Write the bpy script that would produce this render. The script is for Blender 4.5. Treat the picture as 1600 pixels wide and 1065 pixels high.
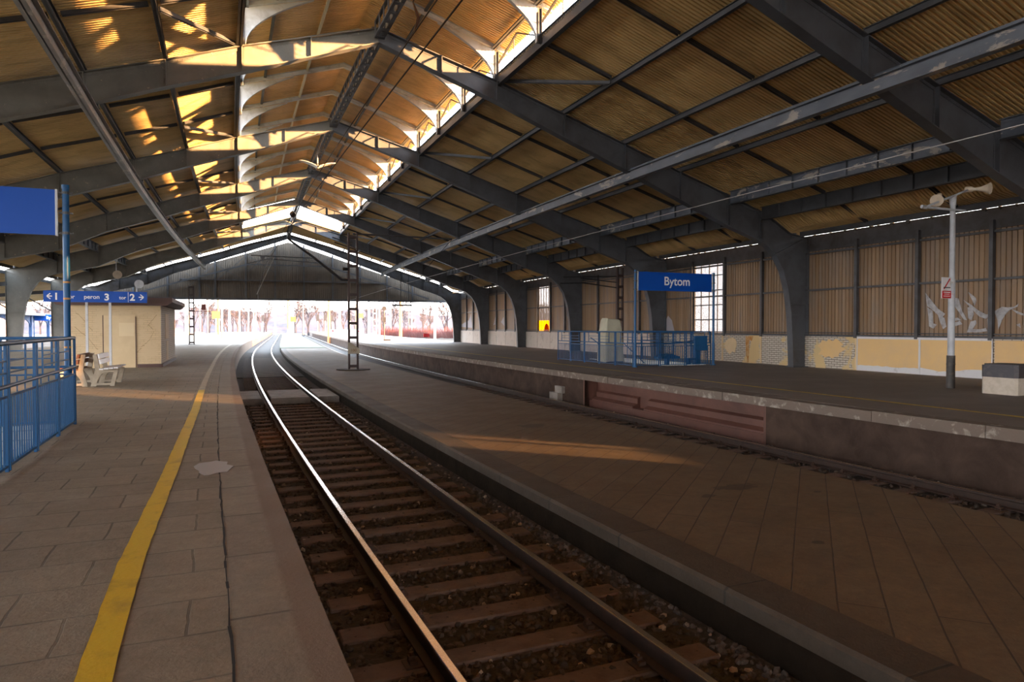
import bpy, bmesh, math, random
from mathutils import Vector, Matrix, Euler
random.seed(7)
scene = bpy.context.scene
for o in list(bpy.data.objects): bpy.data.objects.remove(o)

# ------------------------------------------------------------------ camera
ZO = 1.6                                   # eye height above the left platform
cam_d = bpy.data.cameras.new('camera'); cam_d.sensor_width = 36; cam_d.lens = 1067/1600*36
cam_d.clip_start = .05; cam_d.clip_end = 3000
cam = bpy.data.objects.new('camera', cam_d); scene.collection.objects.link(cam)
cam.location = (0, 0, ZO); cam.rotation_euler = (math.pi/2-.02062, 0, -.39987)
scene.camera = cam
# ------------------------------------------------------------------ light
SKY = 9.0; SUN = 46.0
w = bpy.data.worlds.new('sky'); scene.world = w; w.use_nodes = True
nt = w.node_tree; nt.nodes.clear()
out = nt.nodes.new('ShaderNodeOutputWorld'); bg = nt.nodes.new('ShaderNodeBackground')
tc = nt.nodes.new('ShaderNodeTexCoord'); sp = nt.nodes.new('ShaderNodeSeparateXYZ'); cr = nt.nodes.new('ShaderNodeValToRGB')
nt.links.new(tc.outputs['Generated'], sp.inputs[0]); nt.links.new(sp.outputs['Z'], cr.inputs[0])
cr.color_ramp.elements[0].color = (1, .96, .93, 1); cr.color_ramp.elements[1].color = (.62, .79, 1, 1)
cr.color_ramp.elements[0].position = 0.0; cr.color_ramp.elements[1].position = .6
nt.links.new(cr.outputs[0], bg.inputs[0]); bg.inputs[1].default_value = SKY
nt.links.new(bg.outputs[0], out.inputs[0])
# low evening sun from behind the camera on the right
sd = bpy.data.lights.new('sun', 'SUN'); sd.energy = SUN; sd.angle = math.radians(.6); sd.color = (1, .52, .20)
sun = bpy.data.objects.new('sun', sd); scene.collection.objects.link(sun)
SDIR = Vector((-.70, .714, -.077))
sun.rotation_euler = SDIR.to_track_quat('-Z', 'Y').to_euler(); sun.location = (60, -60, 40)
scene.view_settings.view_transform = 'Standard'; scene.view_settings.look = 'None'
scene.view_settings.exposure = 0.22; scene.view_settings.gamma = 1.0; scene.view_settings.use_curve_mapping = False
try:
    scene.cycles.use_denoising = True; scene.cycles.diffuse_bounces = 6; scene.cycles.max_bounces = 14
    scene.cycles.sample_clamp_indirect = 12.0; scene.cycles.caustics_reflective = False; scene.cycles.caustics_refractive = False
except Exception: pass

# ------------------------------------------------------------------ hall coordinates
# x across, s along, z up from the eye; the hall and its tracks bend gently to the right
BEND = .0012; S0 = 85.0
def H(x, s, z):
    t = min(s, S0)-20
    cx = BEND*t*t/2 + (BEND*(S0-20)*(s-S0) if s > S0 else 0)
    return Vector((cx+x, s-BEND*t*(x-4), z+ZO))
def hrot(s): return -BEND*(min(s, S0)-20)   # turn about z of the hall's cross direction at s

# ------------------------------------------------------------------ materials
def N(t, typ, **kw):
    n = t.nodes.new(typ)
    for k, v in kw.items(): setattr(n, k, v)
    return n
def newmat(name):
    m = bpy.data.materials.new(name); m.use_nodes = True; t = m.node_tree
    return m, t, t.nodes['Principled BSDF']
def hc(t, scale=(1, 1, 1)):
    a = N(t, 'ShaderNodeAttribute', attribute_name='hc'); mp = N(t, 'ShaderNodeMapping')
    mp.inputs['Scale'].default_value = scale; t.links.new(a.outputs['Vector'], mp.inputs[0]); return mp.outputs[0]
def mix(t, fac, a, b, mode='MIX'):
    n = N(t, 'ShaderNodeMix', data_type='RGBA', blend_type=mode)
    for i, v in ((0, fac), (6, a), (7, b)):
        if isinstance(v, (int, float)): n.inputs[i].default_value = v
        elif isinstance(v, tuple): n.inputs[i].default_value = v if len(v) == 4 else (*v, 1)
        else: t.links.new(v, n.inputs[i])
    return n.outputs[2]
def noise(t, vec, scale, detail=4, rough=.55, dist=0):
    n = N(t, 'ShaderNodeTexNoise'); n.inputs['Scale'].default_value = scale; n.inputs['Detail'].default_value = detail
    n.inputs['Roughness'].default_value = rough; n.inputs['Distortion'].default_value = dist
    if vec is not None: t.links.new(vec, n.inputs['Vector'])
    return n.outputs['Fac']
def ramp(t, fac, a, b, ca=(0, 0, 0, 1), cb=(1, 1, 1, 1)):
    r = N(t, 'ShaderNodeValToRGB'); e = r.color_ramp.elements
    e[0].position = a; e[1].position = b; e[0].color = ca; e[1].color = cb
    t.links.new(fac, r.inputs[0]); return r.outputs[0]
def bump(t, b, h, strength=.3, dist=.02):
    n = N(t, 'ShaderNodeBump'); n.inputs['Strength'].default_value = strength; n.inputs['Distance'].default_value = dist
    t.links.new(h, n.inputs['Height']); t.links.new(n.outputs[0], b.inputs['Normal'])
def math_(t, op, a, b=None):
    n = N(t, 'ShaderNodeMath', operation=op)
    for i, v in ((0, a), (1, b)):
        if v is None: continue
        if isinstance(v, (int, float)): n.inputs[i].default_value = v
        else: t.links.new(v, n.inputs[i])
    return n.outputs[0]
def plain(name, col, rough=.6, metal=0, dirt=None, dirt_scale=3, amt=(.5, .75), bscale=0, bstr=.2, spec=.5, emit=None):
    m, t, b = newmat(name)
    b.inputs['Roughness'].default_value = rough; b.inputs['Metallic'].default_value = metal
    b.inputs['Specular IOR Level'].default_value = spec
    if dirt:
        v = hc(t); f = ramp(t, noise(t, v, dirt_scale, 6, .62, .4), *amt)
        t.links.new(mix(t, f, col, dirt), b.inputs['Base Color'])
    else: b.inputs['Base Color'].default_value = (*col, 1)
    if bscale: bump(t, b, noise(t, hc(t), bscale, 5), bstr)
    if emit: b.inputs['Emission Color'].default_value = (*emit[0], 1); b.inputs['Emission Strength'].default_value = emit[1]
    return m
M = {}
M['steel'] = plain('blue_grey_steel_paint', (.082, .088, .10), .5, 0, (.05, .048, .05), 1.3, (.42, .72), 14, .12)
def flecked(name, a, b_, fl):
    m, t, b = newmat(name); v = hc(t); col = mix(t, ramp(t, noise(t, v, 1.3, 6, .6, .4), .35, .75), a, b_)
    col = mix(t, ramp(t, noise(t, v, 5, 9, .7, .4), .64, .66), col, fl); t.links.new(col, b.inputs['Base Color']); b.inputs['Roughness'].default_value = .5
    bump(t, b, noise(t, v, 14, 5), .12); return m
M['steel_left'] = flecked('flecked_grey_olive_steel', (.20, .19, .165), (.125, .118, .10), (.42, .36, .25))  # lighter grey olive with cream flecks, for the left frame halves
M['steel_dark'] = plain('dark_steel', (.07, .072, .08), .5, 0, (.04, .035, .032), 2.2, (.4, .7), 14, .12)
M['steel_pale'] = plain('pale_painted_steel', (.42, .42, .42), .45, 0, (.24, .23, .21), 2.0, (.45, .7))
M['bracket'] = plain('bracket_paint', (.60, .61, .63), .5, 0, (.36, .35, .33), 2.4, (.5, .75))
def beam_mat(name='peeling_beam_paint', ca=(.085, .10, .125), cb=(.15, .165, .195)):
    m, t, b = newmat(name); v = hc(t, (1, .35, 1))
    base = mix(t, ramp(t, noise(t, v, 3, 5), .35, .7), ca, cb)
    pk = ramp(t, noise(t, v, 2.6, 9, .7, .5), .575, .60)
    t.links.new(mix(t, pk, base, (.40, .36, .31)), b.inputs['Base Color']); b.inputs['Roughness'].default_value = .45
    bump(t, b, pk, .25, .01); return m
M['beam'] = beam_mat(); M['beam_left'] = beam_mat('peeling_grey_beam', (.20, .19, .18), (.29, .275, .26))  # the left beam gets a lighter grey with the same peeling patches
def sheet_mat(name, ca, cb, cdark, seam=.9, axis=1, rough=.42):
    m, t, b = newmat(name); v = hc(t)
    s = N(t, 'ShaderNodeSeparateXYZ'); t.links.new(v, s.inputs[0])
    cell = math_(t, 'FLOOR', math_(t, 'DIVIDE', s.outputs[axis], seam))
    cx = math_(t, 'FLOOR', math_(t, 'DIVIDE', s.outputs[0], 2.45))
    c = N(t, 'ShaderNodeCombineXYZ'); t.links.new(cell, c.inputs[0]); t.links.new(cx, c.inputs[1])
    wn = N(t, 'ShaderNodeTexWhiteNoise', noise_dimensions='3D'); t.links.new(c.outputs[0], wn.inputs['Vector'])
    col = mix(t, wn.outputs[0], ca, cb)
    st = ramp(t, noise(t, hc(t, (.6, 1.6, .6)), 1.1, 6, .6, .3), .48, .8)
    t.links.new(mix(t, st, col, cdark), b.inputs['Base Color']); b.inputs['Roughness'].default_value = rough
    bump(t, b, noise(t, v, 25, 3), .05, .01)
    return m
M['roof'] = sheet_mat('roof_sheet_paint', (.68, .47, .20), (.78, .56, .25), (.40, .26, .10), .9)
M['lantern'] = sheet_mat('lantern_sheet_paint', (.74, .48, .21), (.82, .55, .26), (.48, .29, .13), .9)
def wall_sheet():
    m, t, b = newmat('wall_sheet_paint'); v = hc(t)
    s = N(t, 'ShaderNodeSeparateXYZ'); t.links.new(v, s.inputs[0])
    cell = math_(t, 'FLOOR', math_(t, 'DIVIDE', s.outputs[1], .165))
    wn = N(t, 'ShaderNodeTexWhiteNoise', noise_dimensions='1D'); t.links.new(cell, wn.inputs['W'])
    col = mix(t, wn.outputs[0], (.205, .122, .06), (.30, .19, .105))
    f = ramp(t, noise(t, hc(t, (1, 3, .5)), .8, 6, .6), .45, .8)
    col = mix(t, f, col, (.20, .165, .14))
    t.links.new(col, b.inputs['Base Color']); b.inputs['Roughness'].default_value = .55
    return m
M['wall_sheet'] = wall_sheet()
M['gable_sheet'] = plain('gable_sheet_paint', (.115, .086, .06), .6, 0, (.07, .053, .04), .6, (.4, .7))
def slabs(name, c1, c2, cj, w, h, axes=(1, 0), wear=(.3, .25, .2), off=.5, jw=.012, rough=.75, sc2=.7, wamt=(.52, .8), warp=.0, rot=None, band=None, stains=()):
    # paving: slabs run w along hall axis axes[0], h along axes[1]
    m, t, b = newmat(name); v = hc(t)
    s = N(t, 'ShaderNodeSeparateXYZ'); t.links.new(v, s.inputs[0])
    c = N(t, 'ShaderNodeCombineXYZ'); t.links.new(s.outputs[axes[0]], c.inputs[0]); t.links.new(s.outputs[axes[1]], c.inputs[1])
    vec = c.outputs[0]
    if off == 0:
        va = N(t, 'ShaderNodeVectorMath', operation='ADD'); va.inputs[1].default_value = (.3, 1.5, 0); t.links.new(vec, va.inputs[0]); vec = va.outputs[0]
    if rot is not None:
        mp = N(t, 'ShaderNodeMapping'); mp.inputs['Rotation'].default_value = (0, 0, rot); t.links.new(vec, mp.inputs[0]); vec = mp.outputs[0]
    if warp:
        nz = N(t, 'ShaderNodeTexNoise'); nz.inputs['Scale'].default_value = 1.7; nz.inputs['Detail'].default_value = 5; t.links.new(vec, nz.inputs['Vector'])
        vm = N(t, 'ShaderNodeVectorMath', operation='MULTIPLY_ADD'); t.links.new(nz.outputs['Color'], vm.inputs[0])
        vm.inputs[1].default_value = (warp, warp, 0); t.links.new(vec, vm.inputs[2]); vec = vm.outputs[0]
    br = N(t, 'ShaderNodeTexBrick', offset=off); br.inputs['Scale'].default_value = 1
    br.inputs['Brick Width'].default_value = w; br.inputs['Row Height'].default_value = h; br.inputs['Mortar Size'].default_value = jw
    br.inputs['Mortar Smooth'].default_value = .2; br.inputs['Color1'].default_value = (*c1, 1); br.inputs['Color2'].default_value = (*c2, 1); br.inputs['Mortar'].default_value = (*cj, 1)
    t.links.new(vec, br.inputs['Vector'])
    f = ramp(t, noise(t, v, sc2, 8, .65, .3), *wamt)
    col = mix(t, f, br.outputs[0], wear)
    f3 = ramp(t, noise(t, v, 5.5, 8, .7, .5), .38, .72); col = mix(t, math_(t, 'MULTIPLY', f3, .38), col, cj)
    f2 = ramp(t, noise(t, v, 22, 6, .7), .3, .75)
    col = mix(t, math_(t, 'MULTIPLY', f2, .35), col, cj)
    if band:
        col = mix(t, ramp(t, math_(t, 'ADD', s.outputs[0], math_(t, 'MULTIPLY', noise(t, v, 3, 4), .05)), band[0], band[1]), col, band[2])
    for (sx_, ss_, rx_, rs_2, dk) in stains:
        e1 = math_(t, 'POWER', math_(t, 'DIVIDE', math_(t, 'SUBTRACT', s.outputs[0], sx_), rx_), 2); e2 = math_(t, 'POWER', math_(t, 'DIVIDE', math_(t, 'SUBTRACT', s.outputs[1], ss_), rs_2), 2)
        dd = math_(t, 'ADD', math_(t, 'SQRT', math_(t, 'ADD', e1, e2)), math_(t, 'MULTIPLY', noise(t, v, 4, 6, .65), 1.1))
        col = mix(t, ramp(t, dd, .9, 1.5, (.75, .75, .75, 1), (0, 0, 0, 1)), col, dk)
    t.links.new(col, b.inputs['Base Color'])
    rr = ramp(t, noise(t, v, 1.3, 6), .3, .8, (rough-.12,)*3+(1,), (rough+.1,)*3+(1,)); t.links.new(rr, b.inputs['Roughness'])
    h_ = math_(t, 'ADD', math_(t, 'MULTIPLY', br.outputs['Fac'], -.8), math_(t, 'MULTIPLY', noise(t, v, 30, 6, .7), .4))
    h_ = math_(t, 'ADD', h_, math_(t, 'MULTIPLY', noise(t, v, 2.2, 3), .7))
    bump(t, b, h_, .55, .03)
    return m
M['slab_left'] = slabs('platform_slabs', (.225, .176, .118), (.28, .22, .148), (.10, .074, .047), .62, .50, (0, 1), (.32, .26, .185), warp=.06, jw=.009)
M['edge_stone'] = slabs('edge_stones', (.235, .19, .135), (.28, .225, .16), (.10, .075, .052), 1.1, 3, (1, 0), (.19, .14, .105), off=0, jw=.014, warp=.03, band=(.19, .23, (.165, .11, .072)))
M['slab_mid'] = slabs('middle_platform_slabs', (.135, .088, .047), (.155, .104, .057), (.042, .027, .016), 2.9, .34, (0, 1), (.095, .062, .036), off=.3, jw=.008, sc2=.5, warp=.02, rot=math.radians(-42.5), stains=((6.3, 7.25, .75, .4, (.03, .024, .016)), (5.6, 7.0, .3, .18, (.03, .024, .016)), (5.35, 5.05, .16, .12, (.02, .015, .01)), (7.05, 6.6, .18, .12, (.03, .022, .015)), (6.2, 13.5, .8, .6, (.05, .035, .02))))
M['kerb_mid'] = slabs('middle_kerb_stones', (.062, .043, .027), (.08, .056, .035), (.024, .016, .011), 1.6, 3, (1, 0), (.08, .062, .045), off=0, jw=.014, warp=.03)
M['asphalt'] = plain('platform_asphalt', (.155, .125, .105), .7, 0, (.195, .162, .138), .8, (.45, .75), 60, .35)
M['concrete'] = plain('stained_concrete', (.072, .046, .034), .85, 0, (.035, .022, .017), 1.6, (.35, .7), 20, .5, spec=.15)
M['cap'] = plain('worn_edge_concrete', (.13, .098, .076), .8, 0, (.30, .265, .225), 4.5, (.54, .68), 18, .5)
M['niche'] = plain('red_brown_paint', (.125, .05, .034), .6, 0, (.08, .032, .023), 1.2, (.4, .7), 10, .15)
M['concrete_pale'] = plain('crossing_concrete', (.27, .24, .21), .7, 0, (.14, .12, .10), 2.5, (.4, .7), 20, .4)
M['yellow'] = plain('yellow_line_paint', (.66, .43, .012), .55, 0, (.43, .27, .02), 4, (.52, .75), 25, .2)
M['yellow_worn'] = plain('worn_yellow_paint', (.55, .36, .03), .6, 0, (.22, .16, .07), 5, (.5, .7))
M['patch'] = plain('cement_patch', (.34, .31, .29), .6)
M['rail'] = plain('rusted_rail', (.055, .03, .02), .65, 0, (.03, .018, .013), 6, (.4, .7))
M['rail_top'] = plain('polished_rail_head', (.72, .70, .70), .2, 1)
M['rail_dull'] = plain('dull_rail_head', (.10, .07, .055), .4, .6)
M['sleeper'] = plain('old_sleeper_wood', (.17, .122, .098), .85, 0, (.105, .072, .058), 5, (.35, .7), 18, .5)
M['ballast'] = plain('ballast_bed', (.045, .036, .03), .95, 0, (.09, .075, .062), 9, (.45, .7), 30, .9)
M['iron'] = plain('rusty_iron', (.07, .038, .025), .7)
def stone_mat():
    m, t, b = newmat('ballast_stone'); g = N(t, 'ShaderNodeAttribute', attribute_name='tone')
    r = N(t, 'ShaderNodeValToRGB'); e = r.color_ramp.elements
    e[0].position = 0; e[0].color = (.04, .03, .025, 1); e[1].position = .95; e[1].color = (.105, .08, .064, 1)
    x = e.new(.972); x.color = (.33, .27, .21, 1); t.links.new(g.outputs['Fac'], r.inputs[0]); t.links.new(r.outputs[0], b.inputs['Base Color'])
    b.inputs['Roughness'].default_value = .85; return m
M['stone'] = stone_mat()
M['blue'] = plain('blue_railing_paint', (.005, .078, .21), .42, 0, (.004, .05, .13), 5, (.55, .75), spec=.35)
M['blue_sign'] = plain('blue_sign_face', (.002, .07, .40), .4, spec=.25)
M['white_text'] = plain('white_lettering', (.86, .86, .86), .5)
M['galv'] = plain('galvanised_steel', (.45, .47, .50), .4, .3, (.33, .34, .36), 3, (.45, .7))
M['grey_post'] = plain('grey_pole_paint', (.40, .42, .45), .4, 0, (.3, .31, .33), 3, (.45, .7))
M['cladding'] = plain('dark_pole_sleeve', (.045, .04, .037), .6, 0, (.09, .075, .06), 9, (.5, .7))
def brick(name, c1, c2, cm, w=.27, h=.085, axes=(1, 2), blot=None, amt=(.5, .62), sc=1.2, jw=.012):
    m, t, b = newmat(name); v = hc(t); s = N(t, 'ShaderNodeSeparateXYZ'); t.links.new(v, s.inputs[0])
    c = N(t, 'ShaderNodeCombineXYZ'); t.links.new(s.outputs[axes[0]], c.inputs[0]); t.links.new(s.outputs[axes[1]], c.inputs[1])
    br = N(t, 'ShaderNodeTexBrick'); br.inputs['Scale'].default_value = 1; br.inputs['Brick Width'].default_value = w; br.inputs['Row Height'].default_value = h
    br.inputs['Mortar Size'].default_value = jw; br.inputs['Color1'].default_value = (*c1, 1); br.inputs['Color2'].default_value = (*c2, 1); br.inputs['Mortar'].default_value = (*cm, 1)
    t.links.new(c.outputs[0], br.inputs['Vector']); col = br.outputs[0]
    if blot:
        f = ramp(t, noise(t, v, sc, 6, .6, .4), *amt); col = mix(t, f, col, blot)
    t.links.new(col, b.inputs['Base Color']); b.inputs['Roughness'].default_value = .75
    bump(t, b, br.outputs['Fac'], -.5, .01); return m
M['low_wall'] = brick('whitewashed_brick', (.56, .50, .42), (.50, .44, .36), (.15, .12, .095), blot=(.60, .43, .21), amt=(.55, .58), sc=.55)
M['low_wall_far'] = plain('pale_concrete_panels', (.50, .44, .38), .75, 0, (.30, .25, .21), 2.2, (.55, .75))
M['hut_wall'] = brick('cream_painted_brick', (.66, .49, .29), (.62, .455, .265), (.46, .34, .20), axes=(0, 2), blot=(.64, .48, .29), amt=(.45, .55), sc=2.0, jw=.006)
M['hut_side'] = brick('pale_painted_brick', (.66, .55, .41), (.60, .49, .36), (.38, .29, .2), axes=(1, 2), jw=.008)
M['hut_cream'] = plain('cream_boarding', (.67, .50, .29), .65, 0, (.72, .55, .33), 2, (.45, .7))
M['hut_cream_pale'] = plain('pale_cream_patch', (.76, .60, .37), .65)
M['hut_roof'] = plain('brown_roof_trim', (.10, .05, .04), .6)
M['crack'] = plain('crack_brown', (.26, .16, .08), .9)  # flat brown for the hut wall cracks and the mast number
M['panel'] = plain('cream_panel', (.72, .47, .20), .6, 0, (.66, .44, .22), 1.5, (.4, .7))
M['white_paint'] = plain('white_border_paint', (.62, .61, .62), .6, 0, (.45, .42, .40), 4, (.58, .72))
M['rust_run'] = plain('rust_streak', (.42, .17, .03), .8, 0, (.52, .32, .14), 7, (.4, .6))
M['tarp'] = plain('pale_tarpaulin', (.50, .48, .36), .7, 0, (.42, .40, .30), 2, (.4, .7))
M['wood_white'] = plain('white_bench_slat', (.80, .78, .77), .45)
M['wood_brown'] = plain('brown_bench_slat', (.13, .05, .025), .5)
M['bench_leg'] = plain('cast_concrete', (.42, .35, .26), .8, 0, (.33, .27, .2), 6, (.4, .7))
M['red'] = plain('red_sign', (.50, .012, .015), .5); M['black'] = plain('black_paint', (.012, .012, .015), .5)
M['yellow_sign'] = plain('yellow_sign_face', (.85, .55, .03), .5)
M['horn'] = plain('cream_horn_plastic', (.60, .50, .38), .5, 0, (.45, .36, .26), 5, (.5, .7))
M['tile'] = brick('white_stair_tile', (.72, .74, .70), (.68, .70, .66), (.4, .4, .38), .15, .15, (0, 2))
M['ins'] = plain('brown_insulator', (.05, .022, .014), .3)
M['mast'] = plain('dark_mast_paint', (.045, .024, .022), .6)
M['wire'] = plain('dark_wire', (.02, .017, .016), .5, .5)
M['wire_pale'] = plain('pale_wire', (.4, .38, .36), .4, .6)
M['wing_and_lit_purlin'] = plain('cream_reflector_and_lit_purlin', (.68, .62, .52), .45)  # cream of the lamp wings, also the painted sunlight on one lantern purlin
M['graffiti'] = plain('torn_white_film', (.25, .235, .23), .6, 0, (.46, .455, .47), 5, (.35, .65))
M['glass'] = None
def glass_mat():
    m, t, b = newmat('dusty_glass'); out_ = t.nodes['Material Output']; t.nodes.remove(b)
    tr = N(t, 'ShaderNodeBsdfTransparent'); tl = N(t, 'ShaderNodeBsdfTranslucent'); mx = N(t, 'ShaderNodeMixShader')
    tr.inputs[0].default_value = (.95, .95, .95, 1); tl.inputs[0].default_value = (.9, .88, .85, 1); mx.inputs[0].default_value = .12
    t.links.new(tr.outputs[0], mx.inputs[1]); t.links.new(tl.outputs[0], mx.inputs[2]); t.links.new(mx.outputs[0], out_.inputs[0]); return m
M['glass'] = glass_mat()
def glass_milky(name, c, ct, f):
    m, t, b = newmat(name); out_ = t.nodes['Material Output']; t.nodes.remove(b)
    tr = N(t, 'ShaderNodeBsdfTransparent'); tl = N(t, 'ShaderNodeBsdfTranslucent'); mx = N(t, 'ShaderNodeMixShader')
    tr.inputs[0].default_value = (*c, 1); tl.inputs[0].default_value = (*ct, 1); mx.inputs[0].default_value = f
    t.links.new(tr.outputs[0], mx.inputs[1]); t.links.new(tl.outputs[0], mx.inputs[2]); t.links.new(mx.outputs[0], out_.inputs[0]); return m
def glass_tint(name, c):
    m, t, b = newmat(name); out_ = t.nodes['Material Output']; t.nodes.remove(b)
    tr = N(t, 'ShaderNodeBsdfTransparent'); tr.inputs[0].default_value = (*c, 1); t.links.new(tr.outputs[0], out_.inputs[0]); return m
M['glass_milky'] = glass_milky('milky_glass', (.32, .325, .335), (.2, .2, .2), .12); M['glass_yellow'] = glass_milky('yellow_glass', (.30, .22, .004), (.75, .55, .012), .5); M['glass_pink'] = glass_tint('pink_glass', (.35, .13, .16))
M['ground'] = plain('trackside_ground', (.085, .075, .06), .95, 0, (.05, .044, .036), .25, (.4, .7))
M['grass'] = plain('dry_grass', (.085, .088, .055), .95, 0, (.11, .10, .065), .5, (.4, .7))
M['bark'] = plain('bare_bark', (.05, .035, .035), .9); M['bush'] = plain('reddish_twigs', (.13, .035, .03), .95)
M['white_post'] = plain('white_post_paint', (.75, .75, .75), .5); M['orange_post'] = plain('orange_post_paint', (.55, .22, .08), .6)
M['pale_brick'] = plain('pale_building_brick', (.60, .38, .28), .8, 0, (.5, .3, .22), 1.5, (.4, .7))
M['blue_canopy'] = plain('blue_canopy_steel', (.03, .10, .27), .5)
M['canopy_roof'] = plain('canopy_roof_grey', (.42, .42, .43), .6)
M['metal_mesh'] = M['steel_dark']

# ------------------------------------------------------------------ mesh builder (hall coordinates)
def tag(o, label=None, cat=None, group=None, kind=None):
    if label: o['label'] = label
    if cat: o['category'] = cat
    if group: o['group'] = group
    if kind: o['kind'] = kind
    return o
def empty(name, x, s, z, label=None, cat=None, group=None, kind=None):
    o = bpy.data.objects.new(name, None); scene.collection.objects.link(o); o.location = H(x, s, z)
    o.empty_display_size = .1; return tag(o, label, cat, group, kind)
class MB:
    def __init__(self): self.v = []; self.f = []; self.m = []; self.mi = 0
    def add(self, vs, fs):
        n = len(self.v); self.v += [tuple(p) for p in vs]; self.f += [tuple(i+n for i in f) for f in fs]; self.m += [self.mi]*len(fs); return self
    def box(self, x0, x1, s0, s1, z0, z1, ns=1):
        if ns == 0: ns = max(1, int(abs(s1-s0)/4))
        vs = []; fs = []
        for i in range(ns+1):
            s = s0+(s1-s0)*i/ns; vs += [(x0, s, z0), (x1, s, z0), (x1, s, z1), (x0, s, z1)]
        for i in range(ns):
            a = i*4
            for k in range(4): fs.append((a+k, a+(k+1) % 4, a+4+(k+1) % 4, a+4+k))
        fs += [(3, 2, 1, 0), (ns*4, ns*4+1, ns*4+2, ns*4+3)]
        return self.add(vs, fs)
    def prism(self, poly, d0, d1, ax='s', n=1):
        # poly in the two other axes: ax s -> (x,z); x -> (s,z); z -> (x,s)
        def P(a, b, d): return {'s': (a, d, b), 'x': (d, a, b), 'z': (a, b, d)}[ax]
        k = len(poly); vs = []
        for i in range(n+1):
            d = d0+(d1-d0)*i/n; vs += [P(a, b, d) for a, b in poly]
        fs = [tuple(range(k-1, -1, -1)), tuple(n*k+i for i in range(k))]
        for j in range(n):
            fs += [(j*k+i, j*k+(i+1) % k, (j+1)*k+(i+1) % k, (j+1)*k+i) for i in range(k)]
        return self.add(vs, fs)
    def strip(self, top, bot, s0, s1):
        # a plate between two polylines in x,z, given thickness s0..s1
        k = len(top); vs = []
        for s in (s0, s1): vs += [(a, s, b) for a, b in top]+[(a, s, b) for a, b in bot]
        fs = []
        for i in range(k-1):
            fs += [(i, i+1, k+i+1, k+i), (2*k+i, 3*k+i, 3*k+i+1, 2*k+i+1), (i, 2*k+i, 2*k+i+1, i+1), (k+i, k+i+1, 3*k+i+1, 3*k+i)]
        fs += [(0, k, 3*k, 2*k), (k-1, 3*k-1, 4*k-1, 2*k-1)]
        return self.add(vs, fs)
    def bar(self, p, q, w, h, up=(0, 0, 1)):
        p = Vector(p); q = Vector(q); d = (q-p).normalized(); u = Vector(up)
        if abs(d.dot(u)) > .98: u = Vector((1, 0, 0))
        r = d.cross(u).normalized(); u = r.cross(d)
        vs = [c+r*a*w/2+u*b*h/2 for c in (p, q) for a, b in ((-1, -1), (1, -1), (1, 1), (-1, 1))]
        return self.add(vs, [(3, 2, 1, 0), (4, 5, 6, 7)]+[(i, (i+1) % 4, 4+(i+1) % 4, 4+i) for i in range(4)])
    def tube(self, pts, r, n=8, cap=True):
        pts = [Vector(p) for p in pts]; rs = r if isinstance(r, (list, tuple)) else [r]*len(pts); vs = []; fs = []
        for i, p in enumerate(pts):
            d = (pts[min(i+1, len(pts)-1)]-pts[max(i-1, 0)]).normalized()
            u = Vector((0, 0, 1)) if abs(d.z) < .9 else Vector((1, 0, 0))
            a = d.cross(u).normalized(); b = a.cross(d)
            vs += [p+(a*math.cos(2*math.pi*k/n)+b*math.sin(2*math.pi*k/n))*rs[i] for k in range(n)]
        for i in range(len(pts)-1):
            fs += [(i*n+k, i*n+(k+1) % n, (i+1)*n+(k+1) % n, (i+1)*n+k) for k in range(n)]
        if cap: fs += [tuple(range(n-1, -1, -1)), tuple((len(pts)-1)*n+k for k in range(n))]
        return self.add(vs, fs)
    def build(self, name, mat, parent=None, smooth=False, label=None, cat=None, group=None, kind=None, raw=False):
        W = [Vector(p)+Vector((0, 0, ZO)) if raw else H(*p) for p in self.v]
        me = bpy.data.meshes.new(name)
        if parent is not None: org = parent.matrix_basis.translation.copy(); par = parent.parent
        else:
            xs = [p.x for p in W]; ys = [p.y for p in W]
            org = Vector(((min(xs)+max(xs))/2, (min(ys)+max(ys))/2, min(p.z for p in W)))
        if parent is not None:
            org = worldloc(parent)
        me.from_pydata([p-org for p in W], [], self.f)
        a = me.attributes.new('hc', 'FLOAT_VECTOR', 'POINT'); a.data.foreach_set('vector', [c for p in self.v for c in p])
        for mm in (mat if isinstance(mat, (list, tuple)) else [mat]): me.materials.append(mm)
        if isinstance(mat, (list, tuple)): me.polygons.foreach_set('material_index', self.m)
        if smooth: me.polygons.foreach_set('use_smooth', [True]*len(me.polygons))
        me.update(); bm = bmesh.new(); bm.from_mesh(me); bmesh.ops.recalc_face_normals(bm, faces=bm.faces)
        if smooth:
            for e in bm.edges:
                if len(e.link_faces) == 2 and e.calc_face_angle(0) > .7: e.smooth = False
        bm.to_mesh(me); bm.free()
        o = bpy.data.objects.new(name, me); scene.collection.objects.link(o)
        if parent is not None: o.parent = parent
        else: o.location = org
        return tag(o, label, cat, group, kind)
def worldloc(o):
    p = Vector((0, 0, 0))
    while o is not None: p = p+o.location; o = o.parent
    return p
def text(name, body, size, x, s, z, mat, parent, bold=.012, width=None):
    cu = bpy.data.curves.new(name, 'FONT'); cu.body = body; cu.size = size; cu.extrude = .003; cu.offset = bold*size; cu.align_x = 'LEFT'
    t = bpy.data.objects.new(name, cu); scene.collection.objects.link(t); bpy.context.view_layer.update()
    me = bpy.data.meshes.new_from_object(t.evaluated_get(bpy.context.evaluated_depsgraph_get())); bpy.data.objects.remove(t)
    xs = [v.co.x for v in me.vertices]; k = (width/(max(xs)-min(xs))) if width else 1
    mb_v = [(x+(v.co.x-min(xs))*k, s-v.co.z, z+v.co.y*(k if width else 1)) for v in me.vertices]
    mb = MB(); mb.add(mb_v, [tuple(p.vertices) for p in me.polygons]); bpy.data.meshes.remove(me)
    return mb.build(name, mat, parent)
ORD = ['first', 'second', 'third', 'fourth', 'fifth', 'sixth', 'seventh', 'eighth', 'ninth', 'tenth']

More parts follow.
